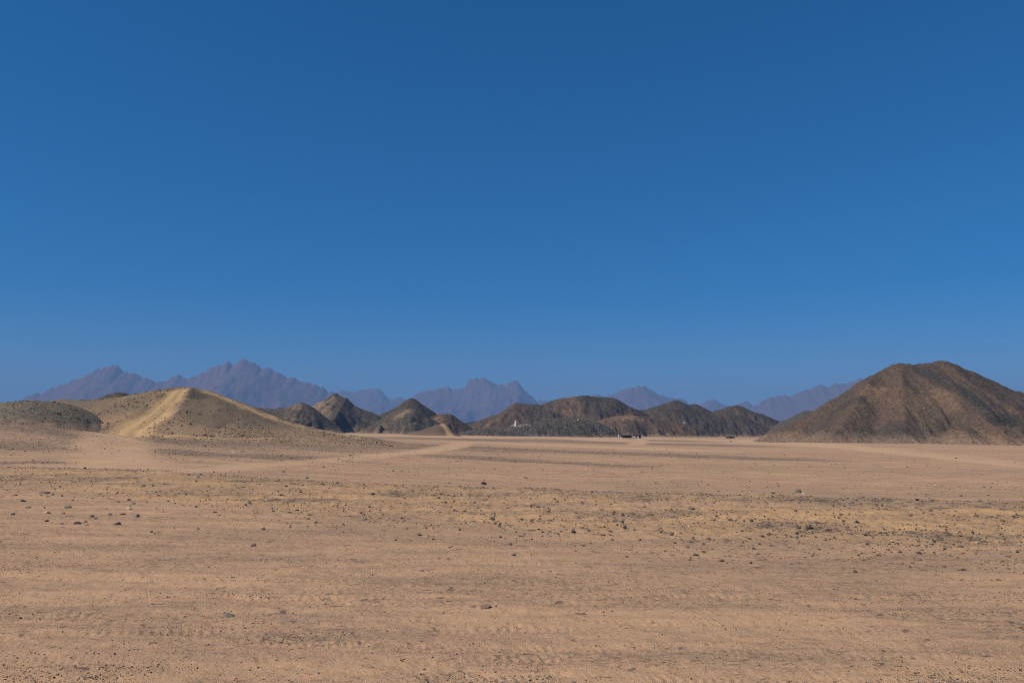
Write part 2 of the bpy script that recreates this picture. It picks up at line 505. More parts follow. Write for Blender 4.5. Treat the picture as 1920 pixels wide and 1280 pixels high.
_CY = np.exp(np.linspace(math.log(4.5), math.log(2500), 6000))

def cast(px, py, hill=None):
    X, Y, Z = at(np.full_like(_CY, px), np.full_like(_CY, py), _CY)
    if hill is None:
        h = ground_z(X, Y, False)
        for q in HILLS:
            h = np.maximum(h, q.height(X, Y))
    else:
        h = hill.height(X, Y)
    hit = np.nonzero(h >= Z)[0]
    if len(hit) == 0:
        k = int(np.argmax(h - Z))
    else:
        k = hit[0]
    return np.array([X[k], Y[k], h[k]])

def poly_dist(x, y, pts, w):
    """distance to a polyline divided by its local half-width"""
    best = np.full(np.shape(x), 1e9)
    for (a, b, wa, wb) in zip(pts[:-1], pts[1:], w[:-1], w[1:]):
        vx, vy = b[0] - a[0], b[1] - a[1]
        t = np.clip(((x - a[0]) * vx + (y - a[1]) * vy) / max(vx * vx + vy * vy, 1e-9), 0, 1)
        d = np.hypot(x - a[0] - t * vx, y - a[1] - t * vy) / (wa + (wb - wa) * t)
        best = np.minimum(best, d)
    return best

# --- gravel mound with the steep driven track
mound = Hill([(0, 835), (30, 800), (70, 765), (95, 752), (120, 749), (145, 750), (182, 750), (215, 746), (250, 741), (275, 736), (300, 731), (320, 729), (350, 727), (362, 728), (375, 730), (400, 736), (425, 746),
              (450, 755), (480, 766), (515, 780), (540, 790), (565, 796), (590, 804), (615, 809), (652, 816), (690, 822), (727, 827), (770, 834), (830, 846)],
             128, 0.3, 0.28, spur=0.25, lam=14, rough=0.018, W=25, soft=True, seed=1, back=1.0)
green = Hill([(-220, 790), (-120, 768), (-60, 760), (0, 757), (30, 755), (50, 751), (75, 752), (90, 752), (110, 755), (132, 762), (155, 772), (178, 785), (200, 800), (222, 816), (250, 836)],
             112, 0.3, 0.3, spur=0.35, lam=12, rough=0.05, W=24, soft=True, seed=3, back=1.0)
outcrop = Hill([(120, 760), (170, 752), (182, 748), (195, 742), (205, 739), (212, 737), (230, 736), (240, 738), (246, 742), (262, 750), (300, 765)], 240, 0.5, 0.6, rough=0.07, seed=4, jag=0.03)

# --- dark pyramids in the middle distance
dome = Hill([(400, 812), (430, 795), (460, 772), (480, 764), (500, 766), (514, 767), (525, 763), (534, 766), (544, 763), (554, 757), (565, 754), (575, 757), (590, 765), (605, 777), (630, 797), (655, 812)],
            660, 0.5, 1.0, spur=0.4, rough=0.04, seed=5, crisp=True, crag=0.03)
pyramid = Hill([(520, 815), (545, 795), (575, 773), (590, 757), (606, 750), (620, 743), (629, 738), (637, 742), (650, 747), (657, 752), (665, 760), (681, 768), (695, 772), (705, 776), (725, 790), (750, 812)],
               730, 0.5, 1.0, spur=0.22, rough=0.03, seed=6, round_=0.005, crisp=True, crag=0.03)
cone_back = Hill([(650, 815), (670, 804), (690, 790), (715, 776), (727, 771), (740, 765), (752, 757), (761, 750), (767, 747), (775, 746), (782, 750), (790, 757), (800, 763), (811, 770), (820, 777), (840, 790), (870, 810)],
                 800, 0.5, 1.1, spur=0.15, rough=0.02, seed=7, crisp=True)
cone_front = Hill([(655, 815), (680, 806), (700, 795), (720, 781), (740, 771), (752, 767), (765, 766), (780, 767), (790, 772), (800, 780), (815, 788), (830, 796), (845, 804), (870, 815)],
                  630, 0.48, 0.9, spur=0.3, rough=0.04, seed=8, crisp=True, crag=0.04)
brown_knob = Hill([(775, 812), (790, 798), (805, 782), (820, 777), (832, 776), (848, 776), (857, 784), (866, 790), (880, 800), (905, 812)], 700, 0.5, 1.1, spur=0.35, rough=0.04, seed=9)
track_mound = Hill([(735, 818), (770, 811), (800, 803), (815, 797), (828, 794), (836, 795), (845, 803), (855, 812), (868, 820)], 480, 0.3, 0.7, W=34, soft=True, spur=0.2, lam=20, rough=0.03, seed=10)
saddle = Hill([(840, 812), (865, 793), (880, 791), (895, 789), (905, 788), (920, 795), (950, 815)], 1000, 0.45, 1.6, rough=0.05, seed=2)
low_rubble = Hill([(845, 818), (870, 809), (885, 805), (905, 803), (930, 805), (955, 809), (1000, 819)], 560, 0.4, 0.8, rough=0.08, seed=11)

# --- brown hills right of the middle
big_brown = Hill([(860, 815), (880, 800), (890, 792), (910, 784), (935, 776), (955, 762), (967, 756), (990, 757), (1015, 759), (1035, 751), (1052, 746), (1072, 744), (1087, 742), (1100, 741),
                  (1115, 744), (1135, 745), (1152, 747), (1165, 754), (1177, 762), (1192, 767), (1215, 778), (1260, 795), (1310, 815)],
                 870, 0.45, 1.25, spur=0.42, rough=0.035, seed=12, bend=0.3, crisp=True, gully=0.05, crag=0.02,
                 spurs=[(1052, 747, 1000, 800, 800, 0.55), (1110, 744, 1130, 795, 780, 0.5), (967, 757, 930, 805, 810, 0.55)])
orange_ridge = Hill([(1060, 815), (1090, 800), (1120, 788), (1150, 780), (1180, 778), (1210, 780), (1240, 788), (1283, 793), (1310, 800), (1335, 812), (1360, 824)], 740, 0.45, 1.1, spur=0.5, rough=0.04, seed=13, crag=0.03, gully=0.05)
far_twin = Hill([(1150, 800), (1180, 775), (1197, 769), (1210, 768), (1230, 761), (1247, 756), (1258, 752), (1266, 750), (1273, 752), (1283, 757), (1293, 760), (1298, 757), (1307, 759), (1318, 764), (1330, 769), (1360, 788), (1400, 815)],
                980, 0.5, 1.4, spur=0.5, rough=0.03, seed=14, crisp=True, gully=0.05, crag=0.02)
green_cone = Hill([(1280, 815), (1310, 795), (1330, 775), (1340, 770), (1353, 767), (1367, 762), (1380, 759), (1390, 761), (1402, 767), (1413, 772), (1430, 776), (1443, 782), (1455, 787), (1462, 790), (1490, 806), (1515, 822)],
                  920, 0.5, 1.3, spur=0.45, rough=0.03, seed=15, crisp=True, gully=0.05)
front_face = Hill([(1185, 815), (1205, 792), (1225, 775), (1245, 769), (1270, 767), (1295, 769), (1320, 774), (1350, 777), (1385, 778), (1405, 786), (1430, 799), (1455, 818)], 850, 0.5, 1.2, spur=0.42, rough=0.04, seed=16, crisp=True, gully=0.06, crag=0.03)
dark_rubble = Hill([(910, 820), (930, 812), (950, 805), (967, 799), (990, 797), (1003, 792), (1010, 788), (1030, 784), (1050, 783), (1075, 784), (1100, 788), (1125, 792), (1140, 800), (1155, 810), (1178, 818), (1205, 826)],
                   610, 0.45, 0.75, spur=0.3, rough=0.09, seed=17)
_tx, _ty, _tz = (float(v) for v in at(967.0, 797.0, 606))
_dz = _tz - float(dark_rubble.height(np.array([_tx]), np.array([_ty]))[0])
dark_rubble.z += max(_dz, 0) * np.exp(-((dark_rubble.gx - _tx - 2) / 9.0) ** 4 - ((dark_rubble.gy - _ty) / 6.0) ** 4)
notch = Hill([(1430, 815), (1455, 797), (1462, 790), (1474, 787), (1494, 776), (1510, 769), (1525, 771), (1570, 790), (1620, 815)], 640, 0.5, 1.0, spur=0.3, rough=0.04, seed=18)
right_hill = Hill([(1385, 832), (1397, 827), (1412, 819), (1429, 815), (1455, 806), (1481, 795), (1510, 782), (1539, 761), (1574, 743), (1607, 726), (1629, 709), (1652, 698), (1668, 688), (1676, 682), (1692, 680),
                   (1707, 681), (1716, 684), (1726, 681), (1749, 680), (1762, 677), (1771, 677), (1781, 681), (1794, 688), (1817, 700), (1842, 711), (1862, 719), (1881, 729), (1900, 733), (1920, 738),
                   (1960, 752), (2040, 782), (2120, 812), (2180, 835)],
                  450, 0.47, 0.62, spur=0.20, rough=0.018, seed=19, bend=0.08, jag=0.014, gully=0.028, crag=0.022, crisp=True,
                  spurs=[(1690, 682, 1694, 815, 382, 0.62), (1775, 678, 1880, 820, 378, 0.55), (1640, 703, 1560, 822, 392, 0.6)])

# ------------------------------------------------------------------ tracks on the ground
TRACKS = [   # (pixel points on the surface, half-width in metres at each)
    (1.0, [(335, 730), (322, 745), (303, 764), (287, 779), (264, 793), (238, 805), (216, 818), (214, 832), (220, 850), (226, 876)], [1.6, 1.9, 2.1, 2.3, 2.5, 2.7, 2.8, 2.8, 2.6, 2.2]),
    (0.95, [(378, 731), (400, 739), (425, 749), (470, 768), (520, 787), (570, 801), (620, 811), (680, 822), (730, 827)], [1.0, 1.2, 1.3, 1.4, 1.5, 1.5, 1.5, 1.5, 1.5]),
    (0.7, [(210, 806), (250, 812), (310, 818), (420, 822), (540, 823)], [0.5, 0.5, 0.5, 0.4, 0.3]),
    (1.0, [(870, 829), (850, 837), (800, 846), (730, 852), (640, 861), (560, 866), (470, 873), (380, 882), (300, 886)], [3.0, 2.8, 2.2, 1.7, 1.5, 1.4, 1.3, 1.1, 0.9]),
    # far strips: their thickness is given as seen, and turned into metres on the ground
    (1.0, [(720, 815), (840, 819), (900, 818.5), (1000, 818.5), (1060, 821), (1120, 824), (1200, 828)], 2.4),
    (1.0, [(1205, 822), (1280, 822.5), (1350, 824), (1430, 829), (1530, 832), (1620, 841), (1740, 854), (1920, 875)], 2.6),
    (0.8, [(880, 828), (1000, 832.5), (1100, 837), (1200, 841), (1350, 846)], 5.0),
    (0.7, [(1420, 831), (1520, 835), (1620, 839), (1700, 848), (1920, 870)], 3.0),
    (0.9, [(1202, 822), (1198, 829), (1190, 834)], [4, 3.5, 3]),
]

def cast_ground(px, py):
    X, Y, Z = at(np.full_like(_CY, px), np.full_like(_CY, py), _CY)
    h = ground_z(X, Y, False)
    hit = np.nonzero(h >= Z)[0]
    k = hit[0] if len(hit) else len(_CY) - 1
    return np.array([X[k], Y[k], h[k]])

def strip(pts, w):
    if isinstance(w, (int, float)):
        q = [cast_ground(px, py) for px, py in pts]
        return [tuple(a[:2]) for a in q], [0.5 * w * a[1] ** 2 / (FPX * (CAM_Z - a[2])) for a in q]
    return [tuple(cast(px, py)[:2]) for px, py in pts], w
_tw = []
for st, pts, w in TRACKS:
    _tw.append((*strip(pts, w), st))
_hill_track = ([tuple(cast(px, py, track_mound)[:2]) for px, py in ((832, 796), (837, 803), (842, 810), (847, 817))], [2.6, 2.6, 2.8, 3.0])

def track_mask(x, y, tracks=None):
    m = np.zeros(np.shape(x))
    wob = 1 + 0.55 * fbm(x / 2.2, y / 2.2, 4, 2, 0.6)
    for pts, w, st in (tracks or _tw):
        d = poly_dist(x, y, pts, w) * wob
        m = np.maximum(m, st * (1 - sstep(0.45, 1.35, d)) * (0.8 + 0.35 * fbm(x / 1.5, y / 4.0, 3, 6)))
    m = m * (1 - 0.15 * (1 - sstep(62, 90, np.hypot(x, y))))
    return m

GRAVEL_PATCH = [   # stony dark patches on the plain: pixel polyline, half-width in metres or thickness as seen
    ([(370, 828), (450, 829), (560, 831), (680, 834), (780, 835)], 13.0),
    ([(270, 842), (350, 849), (470, 856), (560, 858)], 9.0),
    ([(-40, 786), (40, 797), (110, 810), (165, 824)], [11, 10, 8, 4]),
    ([(0, 835), (80, 838), (170, 842)], [5, 4, 2]),
    ([(0, 868), (60, 866), (120, 869)], [2, 1.5, 1]),
    ([(850, 824), (960, 824), (1060, 827), (1160, 831), (1330, 835)], 7.0),
    ([(880, 838), (1000, 843), (1080, 847), (1200, 851), (1330, 856), (1500, 862)], 10.0),
    ([(860, 856), (960, 864), (1060, 868), (1150, 872)], 9.0),
    ([(1215, 826), (1280, 826), (1345, 827)], 4.0),
]
_gp = [strip(pts, w) for pts, w in GRAVEL_PATCH]

def gravel_mask(x, y):
    m = np.zeros(np.shape(x))
    wob = 1 + 0.9 * fbm(x / 9.0, y / 5.0, 5, 3, 0.65)
    for pts, w in _gp:
        m = np.maximum(m, 0.85 * (1 - sstep(0.25, 1.3, poly_dist(x, y, pts, w) * wob)))
    cy = crest_y(x, y)
    t = y / cy
    edge = np.exp(-((t - 0.965) / 0.045) ** 2)
    band = sstep(0.50, 0.68, t) * (1 - sstep(0.99, 1.03, t))
    m = np.maximum(m, 0.65 * edge * sstep(-0.5, 0.2, fbm(x / 3, y / 2, 3, 1)))
    m = np.maximum(m, band * 0.75 * sstep(0.02, 0.5, fbm(x / 2.6, y / 1.6, 4, 5)))
    return m

def ochre_mask(x, y):
    t = y / crest_y(x, y)
    band = sstep(0.50, 0.66, t) * (1 - sstep(0.99, 1.02, t))
    return band * (0.75 + 0.45 * fbm(x / 5, y / 1.6, 3, 6))

# ------------------------------------------------------------------ ground sheet
MAT_GROUND = ground_material()
ang = np.radians(np.concatenate([np.arange(-180, -40, 3.5), np.arange(-40, 40.001, 0.13), np.arange(43.5, 180, 3.5)]))
rad = np.concatenate([np.geomspace(0.3, 4.0, 26)[:-1], np.exp(np.arange(math.log(4.0), math.log(30), 0.0052)),
                      np.exp(np.arange(math.log(30), math.log(400), 0.0115)), np.exp(np.arange(math.log(400), math.log(14500), 0.028))])
na, nr = len(ang), len(rad)
RR, AA = np.meshgrid(rad, ang, indexing='ij')
GX = RR * np.sin(AA); GY = RR * np.cos(AA)
gxf, gyf = GX.ravel(), GY.ravel()
GZ = ground_z(gxf, gyf)
V = np.stack([gxf, gyf, GZ], -1)
V = np.vstack([V, [[0, 0, float(GZ[:na].mean())]]])
I = np.arange(nr * na).reshape(nr, na)
I2 = np.roll(I, -1, axis=1)
Q = np.stack([I[:-1], I[1:], I2[1:], I2[:-1]], -1).reshape(-1, 4)[:, ::-1]
Tt = np.stack([np.full(na, nr * na), I2[0], I[0]], -1)
me = mesh_from_arrays('ground', V, Q, Tt)
gsel = (gyf > 2) & (np.hypot(gxf, gyf) < 1500)
ga = np.zeros((3, len(V)))
ga[0, :-1][gsel] = track_mask(gxf[gsel], gyf[gsel])
ga[1, :-1][gsel] = gravel_mask(gxf[gsel], gyf[gsel]) * (1 - ga[0, :-1][gsel])
ga[2, :-1][gsel] = ochre_mask(gxf[gsel], gyf[gsel])
for nm, v in zip(('track', 'gravel', 'ochre'), ga):
    add_attr(me, nm, v)
smooth(me)
GROUND = link('ground', me, MAT_GROUND, kind='structure', label='sandy tan desert plain crossed by tyre tracks')

# ------------------------------------------------------------------ hill meshes
def mound_material(name, stone, mid, sand, green=0.0):
    t = NT(name)
    p = t.pos()
    grain = t.noise(p, 2.6, 5, 0.75)
    broad = t.noise(p, 0.11, 5, 0.6)
    fine = t.noise(p, 6.5, 4, 0.7)
    h = t.n('SeparateXYZ', i_Vector=p).outputs['Z']
    c = t.mix(t.ramp(broad, 0.36, 0.64), stone, mid)
    c = t.mix(t.math('MULTIPLY', t.math('POWER', t.attr('foot'), 0.7), 0.85), c, sand)
    c = t.mix(t.math('MULTIPLY', t.attr('tan'), 0.8), c, sand)
    c = t.mix(t.math('MULTIPLY', t.attr('dark'), 0.8), c, (0.07, 0.068, 0.062))
    c = t.mix(t.ramp(grain, 0.52, 0.70, 0, 0.45), c, (0.105, 0.085, 0.066))
    c = t.mix(t.ramp(fine, 0.60, 0.72, 0, 0.55), c, (0.38, 0.30, 0.21))
    c = t.mix(t.math('MULTIPLY', t.attr('track'), t.ramp(grain, 0.25, 0.7, 1.0, 0.72)), c, (0.525, 0.350, 0.170))
    hh = t.math('MULTIPLY', t.math('ADD', grain, t.math('MULTIPLY', fine, 0.5)), t.math('SUBTRACT', 1.0, t.math('MULTIPLY', t.attr('track'), 0.8)))
    return t.done(c, 0.97, hh, 0.13, 1.0, 0.08)

for hl in (mound, green):
    hl.track = track_mask(hl.gx, hl.gy, _tw[:3])
    for pts, w, st in _tw[:2]:
        dt = poly_dist(hl.gx, hl.gy, pts, w)
        hl.z += -0.16 * (1 - sstep(0.6, 1.1, dt)) - 0.11 * np.exp(-((dt - 0.38) / 0.16) ** 2) + 0.14 * np.exp(-((dt - 1.25) / 0.22) ** 2)
track_mound.track = 1 - sstep(0.5, 1.2, poly_dist(track_mound.gx, track_mound.gy, *_hill_track))

BR = dict(tan=(0.30, 0.20, 0.12), dark=(0.035, 0.035, 0.034))
M_MOUND = mound_material('gravel_mound', (0.185, 0.142, 0.098), (0.235, 0.172, 0.112), (0.36, 0.24, 0.15))
M_GREEN = mound_material('green_grey_gravel', (0.180, 0.162, 0.118), (0.205, 0.168, 0.118), (0.33, 0.225, 0.15))
M_BLACK = hill_material('black_rock', (0.076, 0.066, 0.051), (0.090, 0.074, 0.055), (0.104, 0.083, 0.059), (0.22, 0.155, 0.100), (0.074, 0.069, 0.058), 2.4, 0.5, 0.5)
M_OLIVE = hill_material('olive_rock', (0.066, 0.052, 0.036), (0.080, 0.060, 0.041), (0.056, 0.047, 0.034), (0.18, 0.125, 0.078), (0.036, 0.035, 0.031), 2.6, 0.45, 0.7)
M_BROWN = hill_material('brown_rock', (0.088, 0.060, 0.041), (0.062, 0.051, 0.037), (0.112, 0.074, 0.048), (0.22, 0.138, 0.080), (0.040, 0.038, 0.033), 3.0, 0.5, 0.8)
M_ORANGE = hill_material('orange_brown_rock', (0.108, 0.072, 0.047), (0.080, 0.058, 0.041), (0.132, 0.085, 0.053), (0.23, 0.142, 0.085), (0.046, 0.046, 0.041), 2.6, 0.5, 0.8)
M_RUBBLE = hill_material('dark_rubble', (0.094, 0.083, 0.066), (0.080, 0.073, 0.060), (0.098, 0.080, 0.060), (0.22, 0.175, 0.125), (0.048, 0.047, 0.043), 1.2, 0.6, 0.9)
M_RIGHT = hill_material('brown_scree', (0.108, 0.074, 0.050), (0.082, 0.064, 0.046), (0.126, 0.081, 0.053), (0.170, 0.108, 0.066), (0.054, 0.049, 0.040), 1.7, 0.42, 0.8)

mound.paint('tan', [(225, 795), (250, 800), (275, 800)], 5, 0.8)
mound.paint('dark', [(350, 736), (362, 742)], 2.2, 0.9)
dome.paint('tan', [(540, 765), (556, 768)], 7); dome.paint('tan', [(545, 786), (555, 780)], 4)
pyramid.paint('tan', [(590, 762), (602, 772), (606, 780)], 8); pyramid.paint('tan', [(612, 760), (624, 752)], 6); pyramid.paint('tan', [(668, 800), (674, 806)], 4)
pyramid.paint('tan', [(680, 784), (698, 792)], 4, 0.8)
cone_front.paint('tan', [(745, 782), (762, 772)], 4); cone_front.paint('tan', [(705, 806), (718, 800)], 4, 0.8)
brown_knob.paint('tan', [(825, 785), (835, 790)], 9, 0.7)
big_brown.paint('tan', [(1065, 755), (1060, 775)], 18, 0.55); big_brown.paint('dark', [(1110, 752), (1130, 770)], 16, 0.6)
big_brown.paint('dark', [(1095, 746), (1120, 748)], 10, 0.7); big_brown.paint('tan', [(915, 795), (925, 790)], 6, 0.7)
orange_ridge.paint('tan', [(1150, 785), (1180, 784)], 12, 0.8); orange_ridge.paint('dark', [(1320, 812), (1340, 820)], 12, 0.8)
front_face.paint('dark', [(1310, 785), (1350, 800)], 26, 0.6)
dark_rubble.paint('dark', [(1000, 812), (1060, 815), (1130, 814)], 14, 0.6); dark_rubble.paint('tan', [(955, 799), (975, 798), (990, 797)], 2.0)
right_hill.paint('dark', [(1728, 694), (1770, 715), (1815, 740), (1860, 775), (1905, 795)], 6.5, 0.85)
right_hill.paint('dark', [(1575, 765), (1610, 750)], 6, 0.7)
right_hill.paint('tan', [(1755, 745), (1785, 752)], 9, 0.9); right_hill.paint('tan', [(1610, 752), (1640, 732)], 7, 0.85)
right_hill.paint('tan', [(1690, 735), (1700, 760), (1712, 790)], 8, 0.5); right_hill.paint('tan', [(1800, 815), (1850, 822)], 12, 0.5)
right_hill.paint('dark', [(1625, 825), (1660, 815), (1690, 825)], 9, 0.7)

mound.build('hill', M_MOUND, 'gravelly rounded mound with a pale track running up to its top', 0.8)
green.build('hill', M_GREEN, 'low green-grey gravel rise beside the mound with the track', 0.8)
outcrop.build('hill', M_BLACK, 'small black rock outcrop peeping over the gravel mound')
dome.build('hill', M_BLACK, 'black rounded hill with tan patches, joining the pyramid-shaped peak')
pyramid.build('hill', M_BLACK, 'black pyramid-shaped hill with pale scree on its sunlit flank')
cone_back.build('hill', M_OLIVE, 'smooth olive-brown cone rising behind a blacker hill')
cone_front.build('hill', M_BLACK, 'black hill standing before the smooth olive-brown cone')
brown_knob.build('hill', M_BROWN, 'flat-topped brown knob behind the small mound with two wheel ruts')
track_mound.build('hill', mound_material('brown_mound', (0.125, 0.085, 0.058), (0.145, 0.098, 0.066), (0.20, 0.135, 0.09)), 'small smooth brown mound with two wheel ruts over it', 1.0)
saddle.build('hill', M_OLIVE, 'low distant ridge seen in the gap between brown hills')
low_rubble.build('hill', M_RUBBLE, 'low grey rubble bank at the foot of the brown hills')
big_brown.build('hill', M_BROWN, 'broad brown hill with two summits behind the white tower')
orange_ridge.build('hill', M_ORANGE, 'orange-brown low spur behind the dark shelter')
far_twin.build('hill', M_OLIVE, 'dark hill with a peak and a lower twin behind the orange-brown spur')
green_cone.build('hill', M_OLIVE, 'olive rounded hill behind the stone hut')
front_face.build('hill', M_BROWN, 'dark brown scarp below the twin-peaked hill')
dark_rubble.build('hill', M_RUBBLE, 'low blackish hill of boulders in front of the broad brown hill')
notch.build('hill', M_RUBBLE, 'small dark shoulder behind the flank of the tall scree hill')
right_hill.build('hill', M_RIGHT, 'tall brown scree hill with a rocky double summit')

# ------------------------------------------------------------------ far mountains
def mountain(crest, D, label, seed, mat, slope=0.62):
    h = Hill(crest, D, slope, 11.0, spur=0.12, lam=420, gully=0.0, rough=0.05, warpk=0.9, isor=0.055, round_=0.0, seed=seed, yres=2.2, jag=0.04, conc=0.8, back=0.5, crisp=True)
    HILLS.remove(h)
    h.build('mountain', mat, label, below=60)

M_MTN = hill_material('far_granite', (0.140, 0.084, 0.074), (0.122, 0.076, 0.068), (0.152, 0.092, 0.080), (0.17, 0.105, 0.09), (0.08, 0.06, 0.05), 45.0, 0.20, 0.15)
mountain([(-60, 800), (0, 775), (41, 751), (50, 742), (80, 736), (100, 728), (120, 722), (137, 712), (155, 708), (170, 702), (185, 694), (200, 690), (212, 687), (222, 687), (232, 699), (247, 700), (265, 705), (290, 714),
          (312, 715), (322, 709), (335, 705), (350, 710), (367, 705), (375, 701), (378, 697), (385, 700), (395, 691), (410, 686), (425, 678), (429, 678), (436, 686), (447, 677), (455, 672), (462, 675), (470, 680), (477, 680),
          (490, 691), (505, 691), (522, 699), (540, 709), (552, 709), (570, 716), (585, 722), (592, 721), (605, 727), (615, 734), (626, 739), (650, 755), (690, 790), (710, 803)], 7000, 'long jagged blue-violet massif, the highest of the far mountains', 21, M_MTN)
mountain([(560, 800), (600, 760), (630, 737), (640, 732), (650, 733), (665, 736), (677, 732), (692, 730), (702, 729), (712, 731), (722, 740), (731, 747), (737, 747), (745, 744), (752, 745), (760, 749), (790, 775), (820, 803)],
         10000, 'hazy far ridge behind the black pyramid-shaped hill', 22, M_MTN)
mountain([(720, 803), (750, 765), (771, 744), (790, 735), (810, 730), (825, 727), (840, 725), (852, 729), (865, 729), (872, 727), (877, 715), (882, 710), (886, 712), (892, 709), (897, 712), (901, 710), (909, 708), (920, 714),
          (931, 722), (939, 720), (945, 722), (955, 719), (964, 713), (970, 715), (976, 722), (985, 731), (995, 741), (1007, 750), (1025, 752), (1050, 765), (1090, 803)], 8600, 'far mountain crowned by upright rock towers', 23, M_MTN)
mountain([(1040, 803), (1080, 760), (1110, 743), (1120, 740), (1135, 743), (1145, 741), (1157, 736), (1170, 731), (1185, 727), (1196, 724), (1207, 724), (1220, 730), (1232, 741), (1247, 741), (1262, 745), (1275, 747), (1285, 751), (1295, 759), (1330, 803)],
         8200, 'rounded violet mountain peering over the broad brown hill', 24, M_MTN)
mountain([(1280, 803), (1300, 770), (1313, 758), (1326, 751), (1335, 749), (1348, 753), (1361, 760), (1376, 761), (1387, 756), (1400, 752), (1411, 760), (1430, 780), (1450, 803)], 8900, 'pair of small far peaks above the olive hill', 25, M_MTN)
mountain([(1370, 803), (1395, 775), (1411, 762), (1429, 753), (1445, 745), (1461, 740), (1481, 742), (1507, 734), (1523, 727), (1539, 722), (1552, 725), (1565, 719), (1581, 721), (1597, 714), (1610, 710), (1623, 710), (1650, 706), (1690, 716), (1760, 745), (1840, 790), (1870, 803)],
         7800, 'far violet ridge climbing behind the tall scree hill', 26, M_MTN)

# ------------------------------------------------------------------ stones
import bmesh

def surface(x, y):
    x = np.atleast_1d(np.asarray(x, float)); y = np.atleast_1d(np.asarray(y, float))
    h = ground_z(x, y)
    for q in HILLS:
        h = np.maximum(h, q.height(x, y))
    return h

def rock_mesh(name, seed, sub=3, planes=13, mat=None):
    """an angular stone: a ball cut by random planes, one unit wide, deep and high"""
    rg = np.random.default_rng(seed)
    bm = bmesh.new()
    bmesh.ops.create_icosphere(bm, subdivisions=sub, radius=1.0)
    co = np.array([v.co[:] for v in bm.verts])
    pd = rg.normal(size=(planes, 3)); pd /= np.linalg.norm(pd, axis=1)[:, None]
    dist = rg.uniform(0.40, 0.85, planes)
    dots = co @ pd.T
    r = np.min(np.where(dots > 0.12, dist / np.maximum(dots, 0.12), 9), axis=1)
    r = np.minimum(r, 1.05)
    co = co * r[:, None]
    co += 0.02 * np.stack([fbm(co[:, 0] * 3 + k, co[:, 1] * 3 + co[:, 2] * 2.3, 3, seed + k) for k in range(3)], -1)
    lo, hi = co.min(0), co.max(0)
    co = (co - (lo + hi) / 2) / (hi - lo)
    co[:, 2] += 0.5
    for v, c in zip(bm.verts, co):
        v.co = c
    me = bpy.data.meshes.new(name)
    bm.to_mesh(me); bm.free()
    if mat:
        me.materials.append(mat)
    return me

M_ST = {
    'dark': stone_material('stone_dark', (0.120, 0.100, 0.082), (0.175, 0.140, 0.110)),
    'grey': stone_material('stone_grey', (0.215, 0.185, 0.150), (0.160, 0.138, 0.115)),
    'brown': stone_material('stone_brown', (0.185, 0.125, 0.088), (0.140, 0.098, 0.072)),
    'pale': stone_material('stone_pale', (0.52, 0.41, 0.30), (0.42, 0.31, 0.22)),
    'green': stone_material('stone_green_grey', (0.255, 0.235, 0.178), (0.215, 0.200, 0.155)),
}
ROCKS = {k: [rock_mesh('stone', 100 + 17 * i + j, 3, 8 + (i * 3 + j) % 5, M_ST[k]) for j in range(6)] for i, k in enumerate(M_ST)}

def stone(px, py, wpx, hpx, kind, label, var=0, tilt=0.15, group=None, sink=0.32, on=None):
    q = cast(px, py, on)
    k = q[1] / FPX
    w, h = 0.80 * wpx * k, 0.85 * hpx * k / (1 - sink) * 0.85
    dep = w * (0.75 + 0.3 * random.random())
    z = float(surface(q[0], q[1] + dep * 0.4)[0]) if on is None else q[2]
    o = link('stone', ROCKS[kind][var % 6], None, None, (q[0], q[1] + dep * 0.4, z - sink * h))
    o.scale = (w, dep, h)
    o.rotation_euler = (random.uniform(-tilt, tilt), random.uniform(-tilt, tilt), random.uniform(-0.5, 0.5))
    o['label'] = label; o['category'] = 'stone'; o['group'] = group or 'stones strewn over the sand'
    return o

